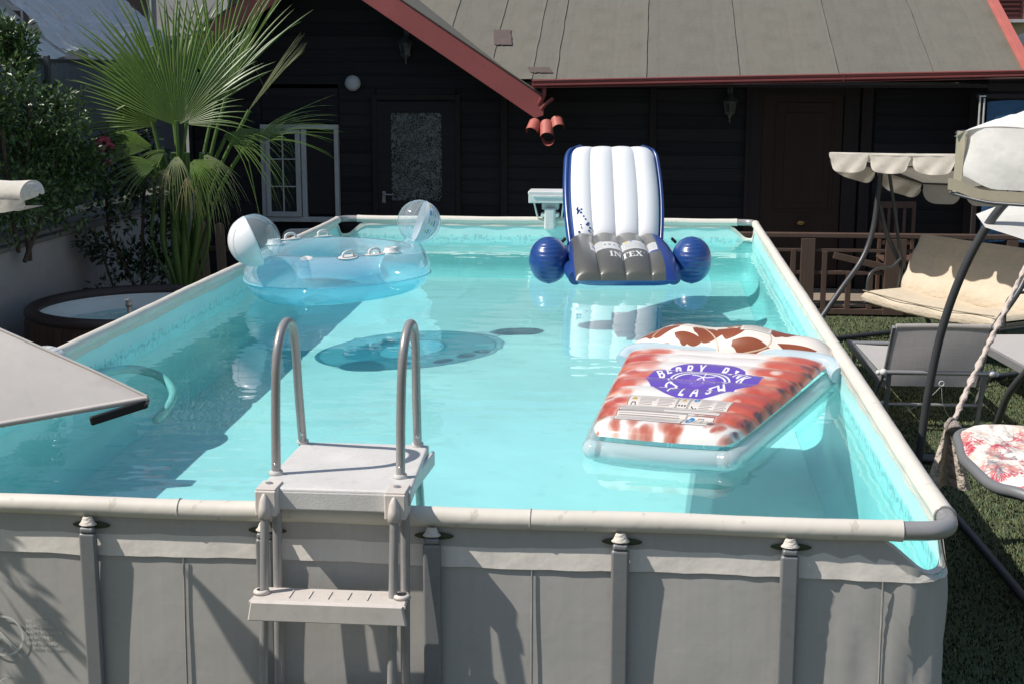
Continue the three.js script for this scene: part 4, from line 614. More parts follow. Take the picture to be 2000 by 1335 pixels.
// ---------------------------------------------------------------- left boundary
{
  const W = thing('boundary_wall', 'low rendered wall with a stained coping on the left boundary', 'wall');
  mesh('wall', metreUV(new THREE.BoxGeometry(0.22, 1.1, 12.5, 1, 1, 1)).translate(-6.43, 0.55, -7.0), M.concrete, W);
  for (let k = 0; k < 9; k++) mesh('coping_slab', [box(0.3, 0.045, 1.36, -6.43, 1.122, -12.5 + k * 1.37, 0.008), box(0.27, 0.06, 1.36, -6.46, 1.172, -12.5 + k * 1.37, 0.016)], M.coping, W);
  const F = thing('sheet_fence', 'grey metal sheet fence standing on the left boundary wall', 'fence');
  for (let k = 0; k < 6; k++) { const z0 = -12.6 + k * 2.0; mesh('sheet', surf(40, 4, (u, v) => [-6.44 + 0.012 * Math.sin(u * 2 * 62) + 0.01 * Math.sin(u * 9 + k), 1.3 + v * 1.36 + 0.012 * u, z0 + u * 1.97], 2, 1.36), M.sheet, F); mesh('fence_post', box(0.05, 1.55, 0.05, -6.38, 1.96, z0 - 0.02, 0.006), M.frameGrey, F); }
  mesh('fence_rail', [box(0.05, 0.05, 12, -6.46, 2.68, -6.6, 0.004), box(0.04, 0.04, 12, -6.47, 1.5, -6.6, 0.004)], M.frameGrey, F);
  // canopy of crumpled plastic film beyond the fence
  const Cn = thing('film_canopy', 'crumpled translucent plastic canopy behind the sheet fence', 'canopy');
  const crumple = (u, v, s) => 0.16 * (Math.abs(fbm(u, v, 10, 6, 4, s) - 0.5) * 2) + 0.05 * Math.abs(fbm(u, v, 30, 22, 3, s + 7) - 0.5);
  const film = (z0, z1, s) => surf(110, 70, (u, v) => { const c = crumple(u, v, s), z = lerp(z0, z1, u); return [-6.5 - v * 1.9 + c * 0.55, 2.7 + v * 1.75 + c * 0.6 - 0.04 * Math.sin(u * 7 + s), z]; }, 3, 2);
  mesh('film', film(-9.3, -5.6, 241), M.film, Cn); mesh('film', film(-12.9, -9.28, 255), M.film, Cn);
  mesh('film_edge', tube([[-6.47, 2.68, -13], [-6.46, 2.68, -9.3], [-6.46, 2.66, -5.5]], 0.022, 40, 8), S(C(0.4, 0.36, 0.3), 0.7, { map: rep(T.blotch, 3) }), Cn);
  mesh('film_hem', surf(60, 6, (u, v) => [-6.47 + 0.03 * fbm(u, v, 30, 4, 3, 261), 2.7 - v * 0.1, -9.25 + u * 0.22], 1, 1), S(C(0.5, 0.45, 0.38), 0.7), Cn);
  for (const z of [-12.9, -9.28, -5.6]) mesh('rafter', beam([-6.46, 2.66, z], [-8.45, 4.43, z], 0.05, 0.05), S(C(0.5, 0.46, 0.4), 0.6, { map: rep(T.blotch, 3) }), Cn);
  for (const z of [-12.9, -9.28, -5.6]) mesh('canopy_post', box(0.07, 4.4, 0.07, -8.45, 2.2, z, 0.006), M.alu, Cn);
  const N = thing('neighbour_house', 'pale rendered house beyond the plastic canopy', 'house', [-11.2, 0, -11]);
  mesh('wall', box(3, 6.3, 16, 0, 3.15, 0, 0), S(C(0.55, 0.54, 0.52), 0.9, { map: rep(T.blotch, 0.4) }), N);
  mesh('roof', [box(3.4, 0.16, 16.4, 0, 6.42, 0, 0.02)], M.terracotta, N);
  for (const z of [-4, 0.5, 4.5]) { const w = mesh('window', box(0.06, 1.2, 1.0, 1.5, 2.9, z, 0.01), M.whitePaint, N); mesh('pane', box(0.03, 1.0, 0.8, 1.53, 2.9, z, 0), M.black, w); }
}
{ // round inflatable hot tub with a wood print
  const Tb = thing('hot_tub', 'round hot tub with dark wood-look sides by the boundary wall', 'hot tub', [-5.1, 0, -7.38]);
  const plank = dataTex(1024, 256, (u, v) => { const k = Math.floor(u * 66), t = hash(k, 0, 4), g = fbm(u, v, 260, 4, 3, 271), e = (u * 66) % 1; const d = e < 0.07 ? 0.25 : 1; const b = (0.35 + 0.75 * t) * (0.6 + 0.7 * g) * d; return [b, b * 0.95, b * 0.92]; });
  mesh('side', lathe([[0.96, 0.0], [0.985, 0.12], [0.99, 0.4], [0.985, 0.58], [0.965, 0.63]], 72), S(C(0.078, 0.038, 0.026), 0.55, { map: plank }), Tb);
  mesh('rim', lathe(Array.from({ length: 15 }, (_, i) => { const a = -0.6 + (i / 14) * (Math.PI + 1.2); return [0.925 + 0.06 * Math.cos(a), 0.655 + 0.05 * Math.sin(a)]; }), 72), M.tubRim, Tb);
  mesh('inner_wall', lathe([[0.872, 0.655], [0.866, 0.5], [0.86, 0.2], [0.84, 0.1], [0, 0.1]], 72), M.tubInner, Tb);
  mesh('water', surf(70, 46, (u, v) => { const a = u * 2 * Math.PI, r = 0.864 * v, x = r * Math.cos(a), z = r * Math.sin(a), k = sstep(0.05, 0.4, v); return [x, 0.5 + 0.045 * (fbm(x / 4 + 0.5, z / 4 + 0.5, 34, 34, 3, 281) - 0.5) * k, z]; }), Ph(C(0.62, 0.86, 0.86), 0.06, { transmission: 0.6, thickness: 0, ior: 1.33 }), Tb);
  const f = mesh('filter_valve', [rod([0.2, 0.68, 0.93], [0.2, 0.86, 0.93], 0.016), lathe([[0.024, 0.02], [0.028, 0], [0.026, -0.02], [0.0, -0.02]], 14).translate(0.2, 0.83, 0.93), box(0.03, 0.02, 0.07, 0.2, 0.865, 0.94, 0.005)], M.alu, Tb);
}
// ---------------------------------------------------------------- plants
function leafGeo(list) { // list of [p, dir, side-normal, length, width]: folded leaves of four triangles
  const pos = [], nor = [], uv = [];
  const put = (...q) => { const n = V(0, 0, 0).crossVectors(q[1].clone().sub(q[0]), q[2].clone().sub(q[0])).normalize(); q.forEach((a, i) => { pos.push(a.x, a.y, a.z); nor.push(n.x, n.y, n.z); uv.push(i * 0.5, i === 1 ? 1 : 0); }); };
  for (const [p, d, n, l, w] of list) { const s = V(0, 0, 0).crossVectors(d, n).normalize(), m = p.clone().addScaledVector(d, l * 0.5).addScaledVector(n, -w * 0.16), e = p.clone().addScaledVector(d, l).addScaledVector(n, -l * 0.12), a = p.clone().addScaledVector(d, l * 0.45).addScaledVector(s, w / 2), b = p.clone().addScaledVector(d, l * 0.45).addScaledVector(s, -w / 2); put(p, a, m); put(p, m, b); put(m, a, e); put(m, e, b); }
  const g = new THREE.BufferGeometry(); g.setAttribute('position', new THREE.Float32BufferAttribute(pos, 3)); g.setAttribute('normal', new THREE.Float32BufferAttribute(nor, 3)); g.setAttribute('uv', new THREE.Float32BufferAttribute(uv, 2)); return g;
}
const rdir = () => { const z = rr(-1, 1), a = rr(0, 6.283), r = Math.sqrt(1 - z * z); return V(r * Math.cos(a), z, r * Math.sin(a)); };
function bush(name, label, category, clumps, n, ll, mats, stems, extra) {
  const g = thing(name, label, category);
  const sets = mats.map(() => []);
  for (let i = 0; i < n; i++) {
    const c = clumps[Math.floor(rnd() * clumps.length)], d = rdir(), rad = Math.pow(rnd(), 0.4), p = V(c[0] + d.x * c[3] * rad, c[1] + d.y * c[4] * rad, c[2] + d.z * c[3] * rad);
    const out = d.clone().add(rdir().multiplyScalar(0.9)).add(V(0, 0.25, 0)).normalize(), nn = rdir().add(V(0, 1.1, 0)); nn.addScaledVector(out, -nn.dot(out)).normalize();
    sets[Math.floor(rnd() * mats.length)].push([p, out, nn, ll * rr(0.7, 1.25), ll * rr(0.36, 0.55)]);
  }
  sets.forEach((s, i) => mesh('crown', leafGeo(s), mats[i], g));
  for (const st of stems) mesh('branch', tube(st[0], st[1], 20, 7), M.bark, g);
  if (extra) extra(g);
  return g;
}
{
  const B = [M.leafGloss, M.leafDark, Ph(C(0.085, 0.14, 0.03), 0.32, { transmission: 0.3, thickness: 0 })], cl = [];
  for (let i = 0; i < 46; i++) { const z = rr(-8.5, -6.7), k = rnd(), top = lerp(2.25, 2.7, (z + 8.5) / 1.8); cl.push([-6.1 + rr(-0.35, 0.25), lerp(1.35, top, k), z + 0.2 * rr(-1, 1), rr(0.14, 0.3), rr(0.16, 0.32)]); }
  for (let i = 0; i < 6; i++) cl.push([-6.1 + rr(-0.2, 0.2), rr(2.65, 2.9), -7.35 + rr(-0.4, 0.2), 0.1, 0.18]);
  bush('evergreen_shrub', 'glossy green shrub spilling over the left boundary wall', 'shrub', cl, 11000, 0.06, B, [[[[-6.2, 1.0, -7.6], [-6.15, 1.6, -7.5], [-6.1, 2.4, -7.6]], 0.025], [[[-6.2, 1.0, -7.5], [-6.1, 1.6, -7.9], [-6.1, 2.3, -8.2]], 0.02], [[[-6.2, 1.1, -7.4], [-6.1, 1.5, -7.1], [-6.1, 2.2, -7.0]], 0.02]]);
}
{
  const cl = []; for (let i = 0; i < 34; i++) { const y = rr(0.5, 2.1); cl.push([-5.82 + rr(-0.35, 0.32), y, -9.0 + rr(-0.3, 0.3), rr(0.1, 0.22), rr(0.1, 0.24)]); }
  const sh = bush('rose_shrub', 'dark leafy shrub with pink flowers beside the palm', 'shrub', cl, 2600, 0.075, [M.leafDark, Ph(C(0.022, 0.04, 0.018), 0.5, { transmission: 0.2, thickness: 0 })],
    [[[[-5.75, 0, -9.0], [-5.8, 0.6, -8.95], [-5.98, 1.05, -8.9], [-6.0, 1.5, -8.9]], 0.016], [[[-5.7, 0, -9.0], [-5.72, 0.8, -9.0], [-5.65, 1.7, -9.0]], 0.016], [[[-5.8, 0, -9.05], [-5.95, 0.5, -8.9], [-6.05, 0.9, -8.85]], 0.012]], (g) => {
      const fl = (x, y, z, r) => { const l = []; for (let k = 0; k < 26; k++) { const d = rdir(); d.y = Math.abs(d.y) * 0.7; d.normalize(); l.push([V(x, y, z).addScaledVector(d, r * 0.25), d, rdir().cross(d).normalize(), r * rr(0.7, 1.1), r * 0.8]); } mesh('flower', leafGeo(l), M.pink, g); };
      for (const [x, y, r] of [[-5.98, 1.93, 0.055], [-5.9, 1.96, 0.06], [-5.86, 1.9, 0.055], [-5.95, 1.88, 0.045], [-5.88, 1.76, 0.035]]) fl(x, y, -8.68, r);
    });
}
{ // fan palm
  const P = thing('fan_palm', 'fan palm with spreading green fronds in front of the gable', 'palm tree');
  const base = V(-5.32, 0.35, -9.1);
  mesh('trunk', [lathe([[0.2, -0.36], [0.19, 0.0], [0.15, 0.25], [0.09, 0.5], [0, 0.55]], 18).translate(base.x, base.y, base.z)], M.bark, P);
  const frond = (hub, axis, face, R, spread, n, mat, o = {}) => {
    axis = V(...axis).normalize(); face = V(...face); face.addScaledVector(axis, -face.dot(axis)).normalize(); const side = V(0, 0, 0).crossVectors(axis, face); hub = V(...hub);
    const pos = [], nor = [], uv = []; const { droop = 0.25, split = 0.5, cup = 0.12, fold = 0 } = o;
    const put = (a, b, c) => { const nn = V(0, 0, 0).crossVectors(b.clone().sub(a), c.clone().sub(a)).normalize(); for (const q of [a, b, c]) { pos.push(q.x, q.y, q.z); nor.push(nn.x, nn.y, nn.z); uv.push(q.x * 3 + q.z, q.y * 0.6); } };
    const st = 9;
    for (let i = 0; i < n; i++) {
      const a = lerp(-spread, spread, (i + 0.5) / n) + rr(-0.012, 0.012), Ls = R * (0.86 + 0.14 * Math.cos(a * 0.8)) * rr(0.86, 1.06), dth = (2 * spread) / n;
      const d = axis.clone().multiplyScalar(Math.cos(a)).addScaledVector(side, Math.sin(a)).addScaledVector(face, fold * Math.abs(Math.sin(a))).normalize(), ac = side.clone().multiplyScalar(Math.cos(a)).addScaledVector(axis, -Math.sin(a));
      const dr = droop * rr(0.5, 1.5), kink = rnd() < (o.broken ?? 0.1) ? rr(0.45, 0.75) : 2, tw = rr(-0.25, 0.25);
      let prev = null, bend = V(0, 0, 0);
      for (let k = 0; k <= st; k++) {
        const t = k / st, r = 0.03 + t * Ls, past = Math.max(0, t - split) / (1 - split);
        const w = t < split ? r * dth * 0.5 * 1.02 : Math.min(Ls * split * dth * 0.51, 0.03) * Math.pow(1 - past, 0.75) + 0.0006;
        const c = hub.clone().addScaledVector(d, r).addScaledVector(face, -cup * R * t * t).add(V(0, -dr * R * past * past - (t > kink ? (t - kink) * R * 0.9 : 0), 0));
        if (t > kink) c.addScaledVector(d, -(t - kink) * R * 0.5);
        c.addScaledVector(ac, tw * past * past * 0.12 * R);
        const rid = c.clone().addScaledVector(face, w * 0.75), cur = [c.clone().addScaledVector(ac, -w), rid, c.clone().addScaledVector(ac, w)];
        if (prev) { put(prev[0], prev[1], cur[0]); put(prev[1], cur[1], cur[0]); put(prev[1], prev[2], cur[1]); put(prev[2], cur[2], cur[1]); }
        prev = cur;
      }
    }
    const g = new THREE.BufferGeometry(); g.setAttribute('position', new THREE.Float32BufferAttribute(pos, 3)); g.setAttribute('normal', new THREE.Float32BufferAttribute(nor, 3)); g.setAttribute('uv', new THREE.Float32BufferAttribute(uv, 2));
    const f = mesh('frond', g, mat, P);
    if (o.stem !== 0) { const s0 = base.clone().add(V(rr(-0.05, 0.05), 0.3, rr(-0.05, 0.05))), mid = s0.clone().lerp(hub, 0.55).add(V(...(o.bow ?? [0, 0.12, 0.03]))); mesh('petiole', tube([s0, mid, hub.clone().addScaledVector(axis, 0.05)], o.stemR ?? 0.018, 24, 8), M.petiole, f); }
    return f;
  };
  // hub, axis, facing, radius, half spread
  frond([-5.22, 2.1, -8.7], [-0.08, 1, 0.0], [0.1, 0.0, 1], 1.14, 1.15, 44, M.palmLeaf, { droop: 0.05, cup: 0.03, split: 0.5, broken: 0.05 });
  frond([-5.18, 2.12, -8.72], [0.85, 0.35, 0.1], [-0.1, 0.1, 1], 0.66, 0.5, 15, M.palmLeaf, { droop: 0.12, cup: 0.05, split: 0.4, broken: 0.15 });
  frond([-5.5, 2.1, -8.95], [-0.72, 0.62, 0.1], [0.15, 0.2, 1], 0.92, 0.95, 26, M.palmLeaf, { droop: 0.12, split: 0.35 });
  frond([-5.45, 2.25, -9.3], [-0.4, 1, -0.1], [0.3, 0, 1], 1.3, 0.75, 26, M.palmLeaf, { droop: 0.06, split: 0.4 });
  frond([-5.05, 2.35, -9.4], [0.12, 1, -0.1], [0, 0.1, 1], 1.25, 0.7, 26, M.palmLeaf, { droop: 0.05, split: 0.4 });
  frond([-4.9, 2.4, -9.2], [0.52, 0.85, 0.05], [-0.7, 0.4, 0.6], 1.08, 0.22, 20, M.palmLeaf, { droop: 0.02, fold: 0.5, cup: 0.02, broken: 0.05 });
  frond([-4.66, 2.2, -9.0], [0.7, 0.74, 0.1], [-0.6, 0.5, 0.6], 0.92, 0.16, 20, M.palmPale, { droop: 0.03, fold: 0.5, cup: 0.0, broken: 0.05 });
  frond([-4.66, 1.95, -8.95], [0.92, 0.36, 0.1], [-0.1, 0.6, 0.8], 0.92, 0.34, 20, M.palmLeaf, { droop: 0.12, split: 0.3 });
  frond([-4.85, 2.02, -8.85], [0.9, -0.1, 0.25], [0.1, 0.7, 0.7], 0.7, 0.55, 18, M.palmLeaf, { droop: 0.5, split: 0.3, broken: 0.25 });
  frond([-5.5, 1.9, -8.85], [-0.92, 0.16, 0.2], [0.1, 0.6, 0.8], 0.7, 0.6, 18, M.palmLeaf, { droop: 0.2, split: 0.35 });
  frond([-4.98, 1.86, -8.7], [0.6, -0.65, 0.3], [0.0, 0.7, 0.6], 0.46, 0.5, 15, M.palmPale, { droop: 0.5, split: 0.25, broken: 0.4 });
  frond([-5.12, 1.68, -8.65], [0.3, -0.8, 0.3], [0.0, 0.4, 0.9], 0.32, 0.7, 13, M.palmDry, { droop: 0.3, split: 0.2, broken: 0.5 });
  frond([-5.34, 1.72, -8.78], [-0.4, -0.6, 0.4], [0.0, 0.5, 0.8], 0.28, 0.7, 12, M.palmDry, { droop: 0.4, split: 0.2, broken: 0.5 });
  frond([-5.36, 1.9, -8.8], [-0.6, -0.5, 0.3], [0.0, 0.4, 0.9], 0.4, 0.5, 14, M.palmLeaf, { droop: 0.3, split: 0.3, broken: 0.3 });
  frond([-5.42, 1.75, -8.7], [-0.75, -0.1, 0.35], [0.1, 0.6, 0.8], 0.5, 0.7, 18, M.palmLeaf, { droop: 0.45, split: 0.3, broken: 0.2 });
  frond([-5.08, 1.8, -8.62], [0.55, -0.35, 0.4], [-0.1, 0.6, 0.8], 0.46, 0.7, 18, M.palmLeaf, { droop: 0.5, split: 0.3, broken: 0.3 });
  frond([-5.2, 1.85, -8.6], [0.1, -0.6, 0.5], [0.0, 0.6, 0.8], 0.34, 0.6, 12, M.palmPale, { droop: 0.4, split: 0.25, broken: 0.4 });
  for (const [dx, tx, r] of [[-0.1, -5.45, 0.03], [-0.03, -5.3, 0.042], [0.03, -5.2, 0.038], [0.1, -5.04, 0.03], [0.17, -4.98, 0.016], [-0.17, -5.55, 0.016]]) mesh('petiole', tube([[base.x + dx * 0.5, 0.55, base.z + 0.12], [base.x + dx * 1.6, 1.0, base.z + 0.16], [lerp(base.x + dx, tx, 0.7), 1.45, base.z + 0.2], [tx, 1.85, base.z + 0.25]], r, 24, 9), M.petiole, P);
}
{ // tall tree added out of view, to keep sun off the house front
  const cl = []; for (let i = 0; i < 40; i++) { const d = rdir(); cl.push([-8.9 + d.x * 1.1, 6.1 + d.y * 1.5, -11.0 + d.z * 1.3, 0.45, 0.4]); }
  bush('added_shade_tree', 'tall leafy tree added above the picture to shade the house front', 'tree', cl, 5200, 0.17, [M.leafGloss], [[[[-9.0, 0, -10.2], [-8.95, 2.5, -10.2], [-8.9, 5.8, -10.2]], 0.12], [[[-8.95, 3.8, -10.2], [-8.6, 4.8, -10.0], [-8.1, 5.8, -9.7]], 0.05], [[[-8.95, 3.8, -10.2], [-9.3, 4.9, -10.5], [-9.7, 6.0, -10.8]], 0.05]]);
}
{ // small tree outside the picture on the left; its leaves shade the near wall there
  const cl = []; for (let i = 0; i < 16; i++) cl.push([-3.66 + rr(-0.12, 0.12), 1.9 + rr(-0.35, 0.25), 0.25 + rr(-0.05, 0.05), 0.07, 0.1]);
  bush('young_olive_tree', 'young tree with thin drooping branches left of the parasol', 'tree', cl, 120, 0.07, [M.leafDark], [[[[-4.2, 0, 0.5], [-4.15, 1.0, 0.45], [-3.9, 1.8, 0.32], [-3.66, 2.2, 0.25]], 0.02], [[[-4.02, 1.5, 0.38], [-3.75, 1.65, 0.3], [-3.6, 1.7, 0.25]], 0.009]]);
}

// ---------------------------------------------------------------- parasol and swing canopy on the left
{
  const P = thing('parasol', 'square beige parasol with a black corner cap reaching in at the left edge', 'parasol', [-1.85, 2.0, 1.47]);
  // local: corner at the origin, edges along e1 and e2
  const e1 = V(-0.7, 0, -0.714), e2 = V(-0.714, 0, 0.7), W = 1.68;
  const q = (s, t) => { // s along e1, t along e2, 0..1
    const d = Math.min(Math.min(s, 1 - s), Math.min(t, 1 - t)); const edge = Math.min(s, 1 - s) < Math.min(t, 1 - t) ? Math.min(t, 1 - t) : Math.min(s, 1 - s);
    const inS = 0.07 * Math.sin(Math.PI * t) * (1 - Math.abs(2 * s - 1)) * 0, sag = 0.035 * Math.sin(Math.PI * edge);
    const p = e1.clone().multiplyScalar(lerp(s, 0.5 + (s - 0.5) * (1 - 0.1 * Math.sin(Math.PI * t)), 1) * W).addScaledVector(e2, lerp(t, 0.5 + (t - 0.5) * (1 - 0.1 * Math.sin(Math.PI * s)), 1) * W);
    p.y = 0.55 * Math.pow(2 * d, 0.92) - sag * (1 - 2 * d); return p;
  };
  mesh('canopy', surf(48, 48, (u, v) => q(u, v), 2, 2, true), M.parasol, P);
  mesh('corner_cap', [beam(e2.clone().multiplyScalar(0.0).add(V(0, -0.012, 0)), e2.clone().multiplyScalar(0.115).add(V(0, -0.03, 0)), 0.01, 0.018)], M.black, P);
  for (const f of [(t) => q(t, 0), (t) => q(0, t), (t) => q(1, t), (t) => q(t, 1)]) mesh('hem', tube(Array.from({ length: 15 }, (_, i) => f(i / 14).add(V(0, -0.003, 0))), 0.0055, 60, 6), M.parasol, P);
  mesh('ridge_seam', tube(Array.from({ length: 15 }, (_, i) => q(i / 28, i / 28).add(V(0, 0.001, 0))), 0.003, 60, 6), M.parasol, P);
  for (const [s, t] of [[0, 0], [1, 0], [0, 1], [1, 1]]) { const a = q(s, t), b = q(0.5, 0.5); mesh('rib', rod(a.clone().add(V(0, -0.015, 0)), b.clone().add(V(0, -0.04, 0)), 0.01, 8), M.frameGrey, P); }
  const m = q(0.5, 0.5); mesh('pole', rod([m.x, 0.58, m.z], [m.x, -2, m.z], 0.022, 12), M.frameGrey, P); mesh('base', new THREE.CylinderGeometry(0.26, 0.28, 0.07, 28).translate(m.x, -1.965, m.z), M.concrete, P);
}
function scallopValance(L, drop, n, place, mat, parent, name = 'valance') { // hanging flaps along a straight edge; place(s, y) puts a point, s 0..L
  for (let k = 0; k < n; k++) mesh(name, surf(22, 8, (u, v) => { const round = Math.pow(Math.abs(2 * u - 1), 5); const w = L / n, s = (k + 0.5 + (u - 0.5) * (1 - 0.08 * v * round)) * w; const y = -drop * v * (1 - 0.55 * round); return place(s, y, 0.012 * Math.sin(u * 14 + v * 5 + k) * v); }, L / n, drop), mat, parent);
}
function swingSeat(name, label, pos, turn, o = {}) {
  const G = thing(name, label, 'garden swing', pos, turn);
  for (const s of [-1, 1]) {
    mesh('front_leg', tube([[s * 1.0, 0.02, 0.8], [s * 1.0, 0.2, 0.68], [s * 1.0, 0.5, 0.42], [s * 1.0, 0.78, 0.17], [s * 1.0, 1.05, 0.05], [s * 1.0, 1.4, 0.0], [s * 1.0, 1.74, -0.03]], 0.026, 50, 12), M.frameGrey, G);
    mesh('rear_leg', tube([[s * 1.0, 0.02, -0.8], [s * 1.0, 0.3, -0.62], [s * 1.0, 0.7, -0.34], [s * 1.0, 1.05, -0.12], [s * 1.0, 1.3, -0.03]], 0.024, 40, 12), M.frameGrey, G);
    mesh('hanger', rod([s * 0.9, 1.66, -0.03], [s * 0.87, 0.78, -0.22], 0.017), M.frameGrey, G);
    mesh('armrest', tube([[s * 0.87, 0.42, 0.2], [s * 0.87, 0.62, 0.19], [s * 0.87, 0.7, 0.1], [s * 0.87, 0.71, -0.1], [s * 0.87, 0.78, -0.24], [s * 0.87, 0.5, -0.2]], 0.014, 40, 8), M.frameGrey, G);
    mesh('ground_bar', rod([s * 1.0, 0.03, -0.8], [s * 1.0, 0.03, 0.8], 0.024), M.frameGrey, G);
  }
  mesh('top_bar', [rod([-1.02, 1.72, -0.03], [1.02, 1.72, -0.03], 0.024), rod([-1.02, 0.03, -0.78], [1.02, 0.03, -0.78], 0.022)], M.frameGrey, G);
  const pad = (fz, thick) => (u, v) => { const a = v * 2 * Math.PI; return fz(u, Math.cos(a), Math.sin(a), thick); };
  const seat = (u, c, s) => V((u - 0.5) * 1.68, 0.45 + sgnpow(s, 0.5) * 0.062 + 0.012 * Math.sin(u * 17) * (s > 0 ? 1 : 0) - 0.03 * Math.sin(u * Math.PI), 0.02 + sgnpow(c, 0.35) * 0.28);
  mesh('seat_cushion', [surf(60, 28, (u, v) => { const a = v * 2 * Math.PI, e = Math.pow(Math.max(0.02, 1 - Math.pow(Math.abs(2 * u - 1), 40)), 0.5); const q = seat(u, Math.cos(a), Math.sin(a)); q.y = 0.45 + (q.y - 0.45) * e; return q; }, 1.7, 1.2)], M.cushion, G);
  mesh('piping', tube([[-0.83, 0.512, 0.285], [-0.4, 0.495, 0.297], [0, 0.487, 0.3], [0.4, 0.495, 0.297], [0.83, 0.512, 0.285]], 0.006, 40, 6), M.stainCloth, G);
  mesh('back_cushion', surf(60, 30, (u, v) => { const a = v * 2 * Math.PI, t = 0.5 + 0.5 * sgnpow(Math.cos(a), 0.6), e = Math.pow(Math.max(0.02, 1 - Math.pow(Math.abs(2 * u - 1), 40)), 0.5), puff = 0.035 + 0.028 * Math.abs(Math.sin(t * Math.PI * 2.5)); const th = sgnpow(Math.sin(a), 0.6) * puff * e; return V((u - 0.5) * 1.68, 0.46 + 0.56 * t - th * -0.3, -0.2 - 0.24 * t + th + 0.012 * Math.sin(u * 11 + t * 4)); }, 1.7, 1.2), M.cushion, G);
  mesh('seat_frame', [rod([-0.85, 0.39, 0.24], [0.85, 0.39, 0.24], 0.015), rod([-0.85, 0.39, -0.2], [0.85, 0.39, -0.2], 0.015), rod([-0.85, 0.39, -0.2], [-0.85, 0.39, 0.24], 0.015), rod([0.85, 0.39, -0.2], [0.85, 0.39, 0.24], 0.015)], M.frameGrey, G);
  const yF0 = 1.83, yB0 = 1.5, X = 1.1, Z = 0.6, yF = yF0, yB = yB0, ox = 0.07, rise = (x) => 0.045 * (x + X);
  mesh('canopy', [surf(40, 16, (u, v) => { const x = (u - 0.5) * 2 * X; return V(ox + x, lerp(yF, yB, v) + rise(x) + 0.03 * Math.sin(v * Math.PI) - 0.01 * Math.sin(u * Math.PI * 4) ** 2 * (1 - v), lerp(Z, -Z, v)); }, 2.2, 1.2), tube([[ox - X, yF + rise(-X) - 0.012, Z - 0.012], [ox, yF + rise(0) - 0.018, Z - 0.006], [ox + X, yF + rise(X) - 0.012, Z - 0.012]], 0.018, 30, 10)], M.canvas, G);
  scallopValance(2 * X, 0.175, 4, (q, y, k) => V(ox + q - X, yF + rise(q - X) + y + 0.002 - 0.01 * Math.sin((q / X) * Math.PI * 2) ** 2, Z + 0.008 + k), M.canvas, G);
  scallopValance(2 * X, 0.2, 4, (q, y, k) => V(ox + q - X, yB + rise(q - X) + y, -Z - k), M.canvas, G);
  for (const s of [-1, 1]) scallopValance(2 * Z, 0.18, 2, (q, y, k) => V(ox + s * (X + 0.004) + k, lerp(yF, yB, q / (2 * Z)) + rise(s * X) + y, Z - q), M.canvas, G);
  mesh('canopy_frame', [rod([ox - X, yF - 0.01, Z - 0.03], [ox - X, yB, -Z], 0.014), rod([ox + X, yF + 0.08, Z - 0.03], [ox + X, yB + 0.09, -Z], 0.014), rod([ox - X, yB, -Z], [ox + X, yB + 0.09, -Z], 0.014)], M.frameGrey, G);
  return G;
}
swingSeat('garden_swing', 'three-seat garden swing with cream cushions and scalloped canopy beside the deck', [1.853, 0, -9.265], -0.986);
{
  const s2 = thing('swing_canopy', 'rounded end of a cream swing canopy at the left edge', 'garden swing', [-4.98, 0, -4.55]);
  mesh('canopy', surf(16, 20, (u, v) => { const a = v * Math.PI * 1.1; const r = 0.09; return [lerp(-1.05, 0.17, u), 1.83 + r * Math.sin(a) * (0.8 + 0.2 * u) + 0.004 * Math.sin(u * 40), -0.1 - r * 2.0 * Math.cos(a)]; }, 1.8, 0.5), M.canvas, s2);
  mesh('end_flap', surf(20, 8, (u, v) => { const a = u * Math.PI * 1.1, r = 0.092 * (1 - v * 0.9); return [0.17 + 0.05 * Math.sin(v * 1.57), 1.83 + r * Math.sin(a), -0.1 - r * 2.0 * Math.cos(a)]; }), M.canvas, s2);
  mesh('valance', surf(20, 4, (u, v) => [lerp(-1.05, 0.2, u), 1.815 - 0.1 * v * (1 - 0.5 * Math.pow(u, 8)), 0.085 + 0.01 * Math.sin(u * 30) * v], 2, 0.1), M.canvas, s2);
  mesh('underside', surf(4, 4, (u, v) => [lerp(-1.05, 0.16, u), 1.735 + 0.01 * u, lerp(0.07, -0.28, v)]), M.canvas, s2);
  mesh('frame', [rod([-0.8, 1.8, -0.1], [-0.8, 0, -0.1], 0.024), rod([-0.8, 0.02, -0.6], [-0.8, 0.02, 0.5], 0.024)], M.frameGrey, s2);
}

